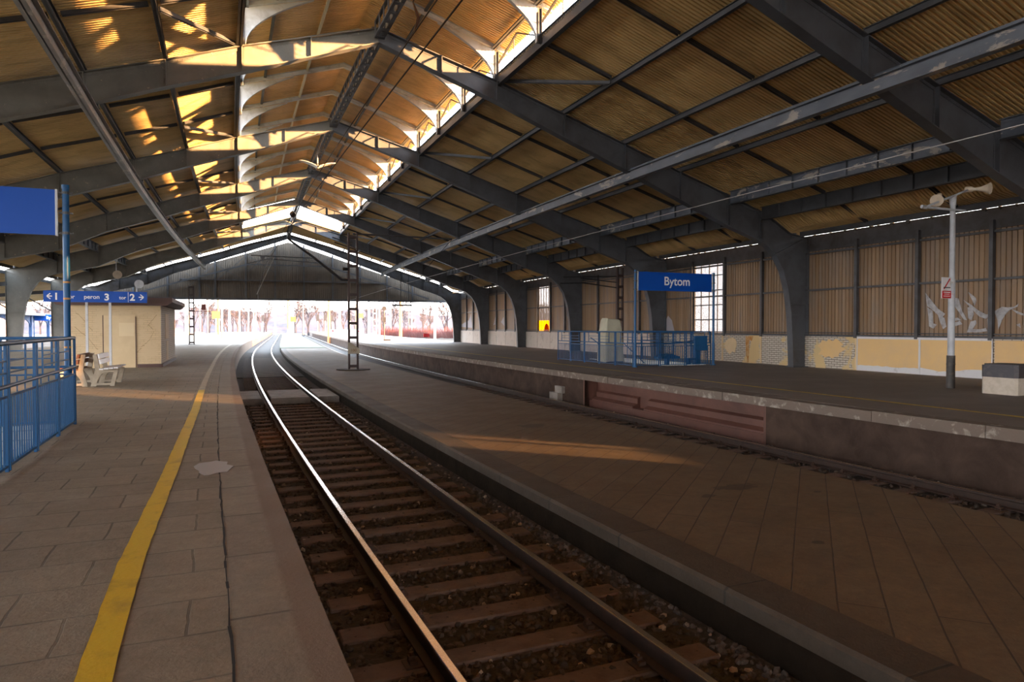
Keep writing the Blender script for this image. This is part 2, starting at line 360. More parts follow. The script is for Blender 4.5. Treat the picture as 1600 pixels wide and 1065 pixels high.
# ------------------------------------------------------------------ large structure
FS = [-29, -19, -9, 1.05, 11.09, 21.09, 31.12, 41.09, 50.99, 60.88, 70.8]          # frame positions
TR = [(4.45, 9.12), (8.33, 8.06), (10.83, 7.27), (13.25, 6.5), (15.65, 5.72), (17.93, 5.02), (19.47, 4.52), (20.3, 4.12), (20.95, 3.75), (21.9, 3.6), (22.3, 3.58)]
BR = [(4.45, 8.69), (8.33, 7.40), (10.83, 6.47), (13.25, 5.60), (15.65, 4.70), (17.93, 3.85), (19.2, 3.45)]
TL = [(4.45, 9.12), (.55, 7.97), (-1.4, 7.29), (-3.34, 6.68), (-5.85, 5.92), (-8.0, 5.16), (-10.3, 4.5), (-11.3, 4.1), (-12.05, 3.75), (-13.0, 3.6)]
BL = [(4.45, 8.69), (.55, 7.25), (-1.4, 6.57), (-3.34, 5.84), (-5.85, 5.0), (-8.0, 3.95), (-10.1, 3.45)]
ARC = [(19.2, 3.45), (19.75, 3.22), (20.25, 2.82), (20.62, 2.25), (20.88, 1.5), (21.04, .6), (21.12, -.4), (21.18, -1.62)]
def mir(x): return 8.9-x
ARCL = [(mir(x)-.15*max(0, (z-3.4)/.05) if z > 3.44 else mir(x), z) for x, z in ARC]
ARCL[0] = (-10.1, 3.45)
def top_at(x):
    P = TR if x >= 4.45 else TL
    for (a, b), (c, d) in zip(P, P[1:]):
        if min(a, c) <= x <= max(a, c): return b+(d-b)*(x-a)/(c-a)
    return P[-1][1]
SH = .19                                    # sheets lie on purlins above the frames
S_A, S_E = -32.0, 70.4; L_E = 58.4
struct = dict(kind='structure')
# corrugated sheeting, real waves
def corrugated(prof, s0, s1, pitch=.125, amp=.065, per=8, lift=0):
    mb = MB(); n = int((s1-s0)/pitch*per); k = len(prof); vs = []
    for i in range(n+1):
        s = s0+(s1-s0)*i/n; dz = amp*(0, -.05, -.07, -.05, 0, .05, 1, .95)[i % 8]+lift if per == 8 else amp*math.cos(2*math.pi*i/per)+lift
        vs += [(x, s, z+dz) for x, z in prof]
    fs = [(i*k+j, i*k+j+1, (i+1)*k+j+1, (i+1)*k+j) for i in range(n) for j in range(k-1)]
    mb.add(vs, fs); return mb
ceiling = empty('roof_sheeting', 4.45, 20, 9.4, 'corrugated sheet roof over the whole train hall, golden brown underneath', 'roof', kind='structure')
def prof(P, a, b):
    xs = [a]+[p[0] for p in P if min(a, b) < p[0] < max(a, b)]+[b]
    return [(x, top_at(x)+SH) for x in xs]
pr = prof(TR, 8.4, 22.2); pl = prof(TL, .5, -12.75)
corrugated(pr, S_A, S_E).build('roof_slope', M['roof'], ceiling)
corrugated(pl, S_A, S_E).build('roof_slope', M['roof'], ceiling)
corrugated([(mir(8.85), 9.112), (4.45, 10.5)], S_A, L_E).build('lantern_slope', M['lantern'], ceiling)
corrugated([(4.45, 10.5), (8.85, 9.112)], S_A, L_E).build('lantern_slope', M['lantern'], ceiling)
corrugated(prof(TR, 4.45, 8.4), 60.88, S_E).build('roof_slope', M['roof'], ceiling)
corrugated(prof(TL, 4.45, .5), 60.88, S_E).build('roof_slope', M['roof'], ceiling)

# floors
RPX = 11.47
plat = MB()
for a in ((-14.5, -5.3, -32, 240), (-5.3, -2.42, 13.15, 240), (-5.3, -2.42, -32, -3), (-2.42, -.14, -32, 240)):
    plat.box(a[0], a[1], a[2], a[3], -2.95, -1.6, 40)
plat.build('platform_floor_left', M['slab_left'], **struct, label='left platform paved with worn concrete slabs', cat='platform')
MB().box(-.13, .36, -32, 240, -2.75, -1.6, 60).build('platform_edge_left', M['edge_stone'], **struct, label='row of edge stones along the left platform', cat='platform edge')
MB().box(4.12, 8.03, -32, 110, -2.8, -2.16, 40).build('platform_floor_middle', M['slab_mid'], **struct, label='low brown middle platform between the two tracks', cat='platform')
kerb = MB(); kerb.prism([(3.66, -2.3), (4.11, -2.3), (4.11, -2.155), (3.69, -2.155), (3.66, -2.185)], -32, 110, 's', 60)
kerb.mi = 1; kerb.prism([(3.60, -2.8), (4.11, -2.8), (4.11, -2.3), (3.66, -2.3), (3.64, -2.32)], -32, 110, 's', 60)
kerb.build('platform_edge_middle', [M['kerb_mid'], plain('grimy_shaded_kerb_face', (.022, .015, .010), .95, 0, (.014, .010, .007), 3, (.4, .7), 20, .4, spec=.08)], **struct, label='kerb stones along the left side of the low middle platform', cat='platform edge')  # lower kerb face carries its shade in the near-black colour, over brake grime
rp = MB()
for a in ((RPX+.35, 17.05, -32, 12.24), (RPX+.35, 17.05, 20.96, 240), (RPX+.72, 17.05, 12.24, 20.96), (17.05, 19.1, -32, 23.85), (17.05, 19.1, 30.6, 240), (19.1, 22.3, -32, 240)):
    rp.box(a[0], a[1], a[2], a[3], -2.95, -1.63, 40)
rp.build('platform_floor_right', M['asphalt'], **struct, label='dark asphalt platform along the right wall', cat='platform')
ris = MB()
ris.box(RPX+.1, RPX+.35, -32, 12.3, -2.95, -1.83, 12); ris.box(RPX+.1, RPX+.35, 20.9, 200, -2.95, -1.83, 40)
ris.build('platform_riser_right', M['concrete'], **struct, label='stained concrete face below the right platform edge', cat='platform wall')
cap = MB(); random.seed(3)
s = -32.0
while s < 200:
    L = random.uniform(1.5, 2.4); d = random.uniform(-.012, .012)
    cap.box(RPX+d, RPX+(.73 if 11 < s < 21 else .36), s+.012, s+L, -1.835, -1.628+random.uniform(-.006, .006), 1); s += L
cap.build('platform_edge_right', M['cap'], **struct, label='chipped whitened edge slabs of the right platform', cat='platform edge')
nic = MB(); nic.box(RPX+.62, RPX+.7, 12.25, 20.95, -2.95, -1.83, 4)
nic.prism([(RPX+.34, -2.95), (RPX+.62, -2.95), (RPX+.62, -2.2), (RPX+.5, -2.26), (RPX+.5, -2.42), (RPX+.34, -2.5)], 12.5, 17.6, 's', 3)
nic.prism([(RPX+.34, -2.95), (RPX+.62, -2.95), (RPX+.62, -2.2), (RPX+.52, -2.26), (RPX+.52, -2.42), (RPX+.34, -2.5)], 18.2, 20.8, 's', 2)
nic.box(RPX+.1, RPX+.7, 12.22, 12.3, -2.95, -1.83); nic.box(RPX+.1, RPX+.7, 20.9, 20.98, -2.95, -1.83); nic.box(RPX+.3, RPX+.62, 12.3, 20.9, -2.95, -2.55, 3)
nic.build('platform_riser_niche', M['niche'], **struct, label='red brown recess with ledges under the right platform edge', cat='recess')
rs_ = MB(); random.seed(5)                  # step block and buffer blocks in the riser
rs_.box(RPX-.1, RPX+.12, 22.6, 23.3, -2.95, -2.45); rs_.box(RPX-.02, RPX+.12, 22.4, 23.0, -2.45, -2.2)
rs_.build('platform_riser_step', M['concrete_pale'], **struct, label='pale broken step blocks at the foot of the right platform wall', cat='step')
trk = MB(); trk.box(.36, 3.63, -32, 240, -3.1, -2.535, 50); trk.box(8.03, RPX+.12, -32, 240, -3.1, -2.74, 50)
trk.box(.36, 3.63, 36, 240, -2.6, -2.5, 30); trk.build('track_bed', M['ballast'], **struct, label='dark ballast beds under the two tracks', cat='track bed')
MB().box(-250, 250, -60, 700, -3.2, -3.0, 30).build('ground', M['ground'], **struct, label='pale trackside ground outside the hall', cat='ground')
gm = MB(); gm.box(3.6, 8.05, 72, 240, -2.75, -2.12, 20)
gm.build('ground_grass', M['grass'], kind='structure', label='grassy strip of the middle platform beyond the hall', cat='ground')

# painted lines
yl = MB(); ys = [(-12, -.80), (3.6, -.795), (5.3, -.8), (8.3, -.71), (14.5, -.60), (31, -.56), (53, -.70), (66, -.78), (110, -1.0)]
def lerp(P, s):
    for (a, b), (c, d) in zip(P, P[1:]):
        if a <= s <= c: return b+(d-b)*(s-a)/(c-a)
    return P[-1][1]
yw = [(-12, .185), (8, .15), (30, .14), (110, .2)]
random.seed(9)
def line(mb, s0, s1, step, z, X, Wd, jit=.004):
    vs = []; fs = []; n = int((s1-s0)/step)
    for i in range(n+1):
        s = s0+(s1-s0)*i/n; x = X(s); vs += [(x+random.uniform(-jit, jit), s, z), (x+Wd(s)+random.uniform(-jit, jit), s, z)]
    for i in range(n): fs.append((2*i, 2*i+1, 2*i+3, 2*i+2))
    mb.add(vs, fs)
line(yl, -8, 19, .16, -1.5955, lambda s: lerp(ys, s), lambda s: lerp(yw, s))
yl.build('line_marking_left', M['yellow'], **struct, label='yellow safety line painted on the left platform', cat='floor marking')
yl2 = MB(); line(yl2, 19, 110, .5, -1.5955, lambda s: lerp(ys, s), lambda s: lerp(yw, s))
yl2.build('line_marking_worn', plain('faded_line_paint', (.42, .33, .2), .6, 0, (.3, .24, .17), 4, (.4, .7)), **struct, label='faded far stretch of the yellow line on the left platform', cat='floor marking')
yr = MB(); line(yr, -5, 70, .4, -1.6255, lambda s: 12.95+.02*min(s, 30), lambda s: .16)
yr.build('line_marking_right', M['yellow_worn'], **struct, label='thin worn yellow line along the right platform', cat='floor marking')
pa = MB(); random.seed(2); pp = [(-.2+.19*math.cos(a)*random.uniform(.8, 1.15), 8.5+.42*math.sin(a)*random.uniform(.8, 1.15)) for a in [i*math.pi/9 for i in range(18)]]
pa.prism(pp, -1.598, -1.594, 'z'); pa.build('floor_patch', M['patch'], **struct, label='pale grey cement patch beside the yellow line', cat='patch')
ck = MB(); random.seed(4); s = 2.0; xk = -.17
pts = []
while s < 20: pts.append((-.135+random.uniform(-.008, .008), s)); s += random.uniform(.1, .35)
for (a, b), (c, d) in zip(pts, pts[1:]):
    wv = random.uniform(.003, .009); ck.add([(a-wv, b, -1.5965), (a+wv, b, -1.5965), (c+wv, d, -1.5965), (c-wv, d, -1.5965)], [(0, 1, 2, 3)])
ck.build('floor_crack', plain('dark_joint', (.018, .014, .011), 1), **struct, label='dark cracked joint between slabs and edge stones of the left platform', cat='crack')

# right wall: brick base, sheets, posts, rails, windows
wall = empty('wall_right', 22, 20, -1.63, 'long right wall of brown sheets above a whitewashed base', 'wall', kind='structure')
WX = 22.0
SP = sorted([a+(b-a)*k/4 for a, b in zip(FS, FS[1:]) for k in range(4)]+[70.8])
WIN = [(-8.05, -5.95), (26.1, 28.61), (46.04, 48.52)]
def in_win(s): return any(a < s < b for a, b in WIN)
ws = MB(); zt, zb = 3.22, -.36
s = -32.0; P = .165
while s < 71.0:
    if not in_win(s+P/2):
        a, b = s, s+P
        ws.add([(WX+.03, a, zb), (WX+.03, a, zt), (WX+.03, a+.022, zt), (WX+.03, a+.022, zb), (WX, a+.03, zb), (WX, a+.03, zt), (WX, b-.008, zt), (WX, b-.008, zb), (WX+.03, b, zb), (WX+.03, b, zt)],
               [(0, 1, 2, 3), (3, 2, 5, 4), (4, 5, 6, 7), (7, 6, 9, 8)])
    s += P
ws.build('sheeting', M['wall_sheet'], wall)
wf = MB(); wf.box(WX-.04, WX+.06, -32, 71, 3.05, 3.69, 30); wf.build('fascia', M['steel_dark'], wall)
lw = MB(); lw.box(WX-.1, WX+.25, -32, -8.05, -1.63, -.35, 8); lw.box(WX-.1, WX+.25, -5.95, 31.3, -1.63, -.35, 16); lw.build('base_wall', M['low_wall'], wall)
lw = MB()
for a, b in zip(SP, SP[1:]):
    if a >= 31: lw.box(WX-.1, WX+.25, a+.02, b-.02, -1.63, -.35, 1)
lw.build('base_wall', M['low_wall_far'], wall)
g = MB()
for z, h, d in ((-.38, .09, .12), (1.45, .07, .1), (2.92, .07, .1), (-.25, .04, .08)):
    g.box(WX-d, WX, -32, -8.05, z, z+h, 8); g.box(WX-d, WX, -5.95, 71, z, z+h, 24)
g.build('wall_rail', M['steel_dark'], wall)
for s in SP:
    if -32 < s < 70 and min(abs(s-f) for f in FS) > .5:
        MB().box(WX-.16, WX-.02, s-.06, s+.06, -.42, 3.3).build('wall_post', M['steel_dark'], wall)
for k, (a, b) in enumerate(WIN):
    zb = -1.6 if k == 0 else -.36
    wn_ = empty('window_%d' % (k+1), WX, (a+b)/2, zb, ['tall steel window behind the camera, low sun falls in through it', 'bright steel window with sixteen panes behind the blue name sign', 'narrow bright window with yellow glass at the bottom'][k], 'window', kind='structure')
    fr = MB(); fr.box(WX-.05, WX+.02, a+.05, a+.13, zb, zt); fr.box(WX-.05, WX+.02, b-.13, b-.05, zb, zt)
    fr.box(WX-.05, WX+.02, a+.05, b-.05, zb, zb+.07); fr.box(WX-.05, WX+.02, a+.05, b-.05, zt-.1, zt)
    nc, nr = (4, 5) if k != 2 else (5, 2)
    for i in range(1, nc): s = a+(b-a)*i/nc; fr.box(WX-.02, WX+.01, s-.026, s+.026, zb, zt)
    for i in range(1, nr): z = zb+(zt-zb)*i/nr; fr.box(WX-.02, WX+.01, a+.05, b-.05, z-.026, z+.026)
    fr.build('window_frame', M['steel_dark'], wn_)
    if k < 2:
        gl = MB()
        gl.box(WX-.006, WX, a+.1, b-.1, zb+.05, zt-.05); gl.build('pane', M['glass'] if k == 0 else M['glass_milky'], wn_)
    else:
        MB().box(WX-.006, WX, a+.1, b-.1, zb+.85, zt-.05).build('pane', M['glass_milky'], wn_)
        MB().box(WX-.006, WX, a+.1, b-.1, zb+.05, zb+.85).build('pane', M['glass_yellow'], wn_, label='yellow glass pane')
        c = (a+b)/2
        MB().prism([(c-.35+.5*math.cos(t)*.9, zb+.06+.55*math.sin(t)) for t in [i*math.pi/12 for i in range(13)]], WX-.03, WX-.012, 'x').build('pane', M['glass_pink'], wn_, label='pinkish rounded pane')
# painted areas on the base wall
X0 = WX-.1
for a, b in ((13.5, 15.95), (15.95, 18.5)):
    pn = MB(); pn.box(X0-.035, X0-.003, a+.03, b-.03, -1.6, -.4); pn.build('painted_panel', M['panel'], wall)
    bd = MB(); bd.box(X0-.05, X0-.03, a, b, -.44, -.36); bd.box(X0-.05, X0-.03, a, a+.035, -1.62, -.36); bd.box(X0-.05, X0-.03, b-.035, b, -1.62, -.36)
    n = 14; zz = [-1.42+random.uniform(-.02, .02)+(.06 if a < 15 else 0)*math.sin(i*.5) for i in range(n+1)]
    bd.add([(X0-.04, a+(b-a)*i/n, -1.62) for i in range(n+1)]+[(X0-.04, a+(b-a)*i/n, zz[i]) for i in range(n+1)], [(i, i+1, n+2+i, n+1+i) for i in range(n)])
    bd.build('panel_border', M['white_paint'], wall)
for a, b in ((8.3, 10.9), (10.93, 13.45)):
    MB().box(X0-.03, X0-.003, a, b, -1.6, -.42).build('painted_panel', M['panel'], wall)
def blob(cx, cz, rx, rz, n, seed):
    random.seed(seed); return [(cx+rx*math.cos(t)*random.uniform(.75, 1.2), cz+rz*math.sin(t)*random.uniform(.75, 1.2)) for t in [2*math.pi*i/n for i in range(n)]]
pb = MB(); pb.prism(blob(19.75, -.85, .62, .40, 22, 1), X0-.012, X0-.002, 'x'); pb.build('painted_patch', M['panel'], wall)
rr_ = MB()
for c, w_, z0 in ((24.45, .10, -1.6), (24.3, .2, -.62), (24.55, .05, -1.35)): rr_.prism([(c-w_, -.42), (c+w_, -.42), (c+w_*.4, z0), (c-w_*.5, z0)], X0-.012, X0-.002, 'x')
rr_.build('rust_streak', M['rust_run'], wall)
MB().prism(blob(25.6, -.85, .5, .38, 14, 8), X0-.012, X0-.002, 'x').build('painted_patch', M['hut_cream'], wall)
pp_ = MB()
for s in (23.6, 26.2, 18.55): pp_.box(X0-.04, X0, s-.03, s+.03, -1.6, -.42)
pp_.build('base_pilaster', M['hut_cream'], wall)
# torn pale film on the sheets near the lamp post
gf = MB()
def flake(pts): gf.prism(pts, WX-.012, WX-.004, 'x')
def wpt(u, v):                               # photo pixel -> s, z on the wall plane
    f = 1067.; a = Vector(((u-800)/f, 1, -(v-532.5)/f)); cp, s_ = math.cos(-.02062), math.sin(-.02062)
    zc = cp*a.y-s_*a.z; yc = s_*a.y+cp*a.z; c, sn = math.cos(.39987), math.sin(.39987)
    r = Vector((a.x*c+zc*sn, -a.x*sn+zc*c, yc)); lo, hi = 1., 200.
    for _ in range(50):
        k = (lo+hi)/2; q = r*k; s1 = q.y
        for _i in range(8): t_ = s1-20; xx = q.x-BEND*t_*t_/2; s1 = q.y+BEND*t_*(xx-4)
        if xx < WX: lo = k
        else: hi = k
    return s1, q.z
for P_ in ([(1446, 457), (1457, 471), (1466, 482), (1477, 490), (1473, 496), (1466, 492), (1456, 483), (1449, 478)],
           [(1449, 480), (1457, 485), (1459, 505), (1464, 507), (1459, 513), (1452, 510), (1451, 495)], [(1466, 492), (1476, 496), (1479, 510), (1474, 514), (1468, 500)],
           [(1492, 465), (1498, 466), (1503, 484), (1508, 493), (1511, 500), (1506, 499), (1499, 488), (1492, 478)], [(1491, 497), (1497, 496), (1502, 500), (1491, 501)], [(1491, 504), (1500, 501), (1504, 506), (1491, 510)],
           [(1513, 456), (1519, 460), (1525, 465), (1526, 470), (1523, 478), (1519, 468)], [(1505, 468), (1518, 476), (1528, 484), (1541, 491), (1549, 490), (1547, 494), (1540, 498), (1530, 494), (1520, 484)],
           [(1512, 480), (1519, 478), (1522, 490), (1518, 500), (1513, 497)], [(1511, 519), (1517, 502), (1525, 500), (1526, 505), (1520, 514), (1533, 514), (1541, 512), (1543, 517), (1530, 519)], [(1543, 497), (1547, 505), (1547, 518), (1544, 516)],
           [(1554, 486), (1566, 479), (1575, 480), (1585, 479), (1592, 474), (1590, 479), (1578, 484), (1572, 490), (1566, 500), (1560, 515), (1559, 500)], [(1580, 482), (1590, 486), (1600, 490), (1600, 493), (1590, 490)], [(1588, 507), (1594, 505), (1595, 512)]):
    flake([wpt(*p) for p in P_])
gf.build('torn_film', M['graffiti'], wall)
gf2 = MB(); gf = gf2
for P_ in ([(1036, 510), (1044, 493), (1050, 500), (1054, 518), (1037, 518)], [(783, 503), (787, 495), (789, 510)], [(771, 508), (774, 495), (777, 505)], [(715, 510), (733, 500), (736, 490), (738, 512)]): flake([wpt(*p) for p in P_])
gf.build('torn_film', plain('faint_film', (.36, .33, .36), .6), wall)

# far gable and back gable
def gable(name, s, label, opening=2.68):
    gmo = empty(name, 4.45, s, opening, label, 'wall', kind='structure'); mb = MB(); x = -12.4; P = .2
    def gt(x): return 8.52-.322*abs(x-4.45)
    while x < 21.3:
        a, b = x, x+P; z1, z2 = gt(a), gt(b)
        if max(z1, z2) > opening+.15:
            mb.add([(a, s+.03, opening), (a, s+.03, max(z1, opening)), (a+.03, s, max(z1, opening)), (a+.03, s, opening), (b-.01, s, opening), (b-.01, s, max(z2, opening)), (b, s+.03, max(z2, opening)), (b, s+.03, opening)], [(0, 1, 2, 3), (3, 2, 5, 4), (4, 5, 6, 7)])
        x += P
    mb.build('sheeting', M['gable_sheet'], gmo)
    g = MB(); g.box(-12.4, 21.3, s-.18, s+.1, opening-.02, opening+.16); g.box(-12.4, 21.3, s-.26, s-.18, opening-.05, opening); g.box(-5.5, 14.4, s-.1, s, 4.55, 4.65); g.build('gable_rail', M['steel_dark'], gmo)
    for x in [-9.4, -6.5, -3.74, -2.33, .45, 3.18, 5.93, 8.75, 11.5, 14.3, 17]:
        if gt(x) > 3: MB().box(x-.07, x+.07, s-.16, s-.02, opening, gt(x)+.25).build('gable_post', M['steel_dark'], gmo)
    b = MB(); b.bar((-9.8, s-.35, 3.0), (.6, s-.35, 6.15), .12, .14); b.bar((18.7, s-.35, 3.0), (8.3, s-.35, 6.15), .12, .14); b.bar((.6, s-.35, 6.15), (8.3, s-.35, 6.15), .1, .12)
    for x0, x1 in ((.6, 3.2), (5.9, 8.4), (-2.3, .45), (-5, -2.4)):
        b.bar((x0, s-.22, gt(x0)-.25), (x1, s-.22, gt(x0)-1.9), .05, .05); b.bar((x1, s-.22, gt(x1)-.25), (x0, s-.22, gt(x0)-1.9), .05, .05)
    b.build('gable_brace', M['steel_dark'], gmo)
    return gmo
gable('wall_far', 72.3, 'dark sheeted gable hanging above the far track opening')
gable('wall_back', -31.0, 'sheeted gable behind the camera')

# ------------------------------------------------------------------ steel frames
def shift(P, d): return [(x, z+d) for x, z in P]
def frame_label(i):
    k = i-4
    if k < 0: return 'dark steel roof frame behind the camera, number %s back' % ORD[-k-1]
    return ['nearest steel roof frame, crossing the top right corner of the photo', 'steel roof frame whose right column stands just right of the tall bright window',
            'steel roof frame whose right column stands behind the blue name sign', 'steel roof frame whose right column stands left of the covered machine',
            'steel roof frame whose right column stands left of the narrow yellow-footed window', 'steel roof frame at the end of the lantern, second from the far gable',
            'last steel roof frame, dark against the sky slits next to the far gable'][k]
def flange(mb, P, s, wd, th, up=0):
    for (a, b), (c, d) in zip(P, P[1:]):
        n = Vector((-(d-b), 0, c-a)).normalized()*th/2
        mb.bar((a, s, b), (c, s, d), th, wd, (0, 1, 0)) if False else mb.add(
            [(a+n.x*k, s+e*wd/2, b+n.z*k) for k in (-1, 1) for e in (-1, 1)]+[(c+n.x*k, s+e*wd/2, d+n.z*k) for k in (-1, 1) for e in (-1, 1)],
            [(0, 1, 3, 2), (4, 6, 7, 5), (0, 4, 5, 1), (2, 3, 7, 6), (0, 2, 6, 4), (1, 5, 7, 3)])
def resample(P, xs):
    R = []
    for x in xs:
        for (a, b), (c, d) in zip(P, P[1:]):
            if min(a, c)-1e-6 <= x <= max(a, c)+1e-6: R.append((x, b+(d-b)*(x-a)/(c-a))); break
    return R
def rivet(mb, x, s, z, r=.013):
    vs = [(x+r*math.cos(t), s, z+r*math.sin(t)) for t in [i*math.pi/3 for i in range(6)]]+[(x, s-.014, z)]
    mb.add(vs, [(i, (i+1) % 6, 6) for i in range(6)])
for i, fs_ in enumerate(FS[:11]):
    root = empty('roof_frame', 4.45, fs_, -1.63, frame_label(i), 'roof frame', 'riveted steel frames carrying the hall roof')
    for sd_, T, B, A in ((1, TR, BR, ARC), (-1, TL, BL, ARCL)):
        xs = sorted(set([p[0] for p in T+B if abs(p[0]-4.45) <= abs(B[-1][0]-4.45)]), reverse=sd_ < 0)
        g = MB(); tp = resample(T, xs); bt = resample(B, xs); g.strip(tp, bt, fs_-.012, fs_+.012)
        for dd, P0 in ((-.045, tp), (.045, bt)): g.strip(shift(P0, dd+.05), shift(P0, dd-.05), fs_-.026, fs_+.026)
        if 3 <= i <= 7:
            for P0, dd in ((tp, -.055), (bt, .055)):
                for (a, b), (c, d) in zip(P0, P0[1:]):
                    L = math.hypot(c-a, d-b); n = int(L/.125)
                    for q in range(n): rivet(g, a+(c-a)*(q+.5)/n, fs_-.026, b+(d-b)*(q+.5)/n+dd)
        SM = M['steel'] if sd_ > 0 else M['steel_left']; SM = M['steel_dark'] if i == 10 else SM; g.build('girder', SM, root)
        # column and knee: one plate from the girder's end down to the base
        outx = 21.95 if sd_ > 0 else -13.05
        Tk = [p for p in T[:10] if abs(p[0]-4.45) >= abs(B[-1][0]-4.45)-1e-6]; x0 = B[-1][0]; z0 = resample(T, [x0])[0]
        poly = [z0]+Tk+([(outx, 3.55)] if True else [])+[(outx, -1.62)]+list(reversed(A))
        q = []
        for p in poly:
            if not q or math.hypot(p[0]-q[-1][0], p[1]-q[-1][1]) > .01: q.append(p)
        c = MB(); c.prism(q, fs_-.014, fs_+.014, 's')
        flange(c, A, fs_, .30, .024); flange(c, [(outx, 3.55), (outx, -1.62)], fs_, .30, .024)
        for zz, xa in ((.9, 21.0), (-.95, 21.15)):
            xa_ = xa if sd_ > 0 else mir(xa); c.box(min(xa_, outx), max(xa_, outx), fs_-.14, fs_+.14, zz, zz+.02)
        c.bar((A[2][0], fs_-.07, A[2][1]), (outx-.05*sd_, fs_-.07, 3.55), .02, .14, (1, 0, 0)); c.bar((A[2][0], fs_+.07, A[2][1]), (outx-.05*sd_, fs_+.07, 3.55), .02, .14, (1, 0, 0))
        c.box(min(A[-1][0], outx)-.08, max(A[-1][0], outx)+.08, fs_-.2, fs_+.2, -1.63, -1.6)
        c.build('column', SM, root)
        fl = MB(); flange(fl, T[:10], fs_, .30, .024); flange(fl, B, fs_, .30, .024)
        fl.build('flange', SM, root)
        for (xt, zt_), xb in zip(T[1:7], [p[0] for p in B[1:]]+[None]):
            zb_ = resample(B, [xt]) ; zb_ = zb_[0][1] if zb_ else (A[0][1] if abs(xt) < 25 else 0)
            st = MB()
            for e in (-1, 1):
                st.box(xt-.012, xt+.012, fs_+e*.014, fs_+e*.145, zb_+.012, zt_-.012)
                st.box(xt-.06, xt+.06, fs_+e*.012, fs_+e*.03, zb_+.04, zt_-.04)
            if 3 <= i <= 6:
                n = int((zt_-zb_)/.11)
                for k in range(1, n): rivet(st, xt+.035*sd_, fs_-.03, zb_+(zt_-zb_)*k/n)
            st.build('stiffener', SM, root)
    for xm in (6.45, 2.45):
        B = BR if xm > 4.45 else BL; zt_ = top_at(xm); zb_ = resample(B, [xm])[0][1]; st = MB()
        for e in (-1, 1): st.box(xm-.012, xm+.012, fs_+e*.014, fs_+e*.145, zb_+.012, zt_-.012)
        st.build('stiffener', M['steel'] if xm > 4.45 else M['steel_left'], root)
    if i == 10:
        for x in (7, 9.7, 12.4, 15.0, 17.5, 1.9, -.9, -3.7, -6.5, -8.9):
            z = top_at(x); MB().box(x-.05, x+.05, fs_-1.0, fs_+.05, z+.03, z+.16).build('roof_outrigger', M['steel_dark'], root)
        ap = MB(); ap.box(4.25, 4.65, fs_-.2, fs_+.2, 8.75, 9.3); ap.build('apex_plate', M['steel_dark'], root)

# ------------------------------------------------------------------ purlins, one per bay and line
PUR = [(8.42, 'lantern curb'), (10.83, 'upper'), (13.25, 'middle'), (15.65, 'lower'), (17.93, 'deep bluish'), (19.47, 'deep dark'), (21.55, 'eaves')]
PUL = [(.48, 'lantern curb'), (-1.4, 'upper'), (-3.34, 'middle'), (-5.85, 'lower'), (-8.0, 'deep bluish'), (-10.3, 'deep dark'), (-12.7, 'eaves')]
BAYN = {3: 'in the bay right overhead', 4: 'in the bay with the lamp post', 5: 'in the bay with the tall window', 6: 'in the bay with the covered machine', 7: 'in the bay with the narrow window', 8: 'in the bay at the lantern end', 9: 'in the bay by the far gable'}
def ibeam(mb, x, s0, s1, z0, z1, wd=.11, n=2):
    mb.box(x-.008, x+.008, s0, s1, z0, z1, n); mb.box(x-wd/2, x+wd/2, s0, s1, z0, z0+.016, n); mb.box(x-wd/2, x+wd/2, s0, s1, z1-.016, z1, n)
for side, L in (('right', PUR), ('left', PUL)):
    for x, nm in L:
        for i in range(2, 10):
            a, b = FS[i], FS[i+1]; zt = top_at(x); mb = MB()
            if i == 9: b = S_E-.05
            if nm == 'lantern curb':
                if i == 9: continue
                zl = zt-.1 if side == 'right' else zt; mb.box(x-.012, x+.012, a+.03, b-.03, zl, zt+.30, 2); mb.box(x-.08, x+.08, a+.03, b-.03, zl, zl+.02, 2); mb.box(x-.06, x+.06, a+.03, b-.03, zt+.28, zt+.3, 2)
            elif nm.startswith('deep'):
                d = .34; mb.box(x-.012, x+.012, a+.16, b-.16, zt-d, zt+.16, 2); mb.box(x-.1, x+.1, a+.16, b-.16, zt-d, zt-d+.02, 2); mb.box(x-.1, x+.1, a+.16, b-.16, zt+.14, zt+.16, 2)
                for k in range(1, 9): s = a+(b-a)*k/9; mb.box(x-.09, x+.09, s-.008, s+.008, zt-d+.02, zt+.14)
            elif nm == 'eaves':
                mb.box(x-.06, x+.06, a+.2, b-.1, zt-.02, zt+.17, 3)
            else: ibeam(mb, x, a+.02, b-.02, zt+.004, zt+.175)
            col = M['steel_pale'] if nm == 'deep bluish' else M['steel']
            if nm == 'deep bluish' : col = M['beam']
            p = mb.build('purlin', col, None, False, '%s purlin of the %s roof slope, %s' % (nm, side, BAYN.get(i, 'behind the camera' if i == 2 else 'x')), 'purlin', 'purlins of the %s roof slope' % side)
# thin rafters at the third points of every bay, from curb to eaves
for side, L, P in (('right', PUR, TR), ('left', PUL, TL)):
    xs = [p[0] for p in L]
    for i in range(2, 10):
        for k in (1, 2):
            s = FS[i]+(FS[i+1]-FS[i])*k/3
            if s > S_E-.2: continue
            mb = MB()
            for a, b in zip(xs, xs[1:]):
                d = 1 if b > a else -1; a2, b2 = a+.125*d, b-.125*d
                za, zb_ = top_at(a2), top_at(b2)
                for e in (-.045, .045):
                    mb.bar((a2, s+e, za+.125), (b2, s+e, zb_+.125), .02 if abs(b-a) > 0 else .02, .09)
            mb.build('rafter', M['steel_dark'], None, False, 'thin double rafter, %s roof slope, %s of two, %s' % (side, ['nearer', 'farther'][k-1], BAYN.get(i, 'behind the camera')), 'rafter', 'thin rafters under the roof sheets')
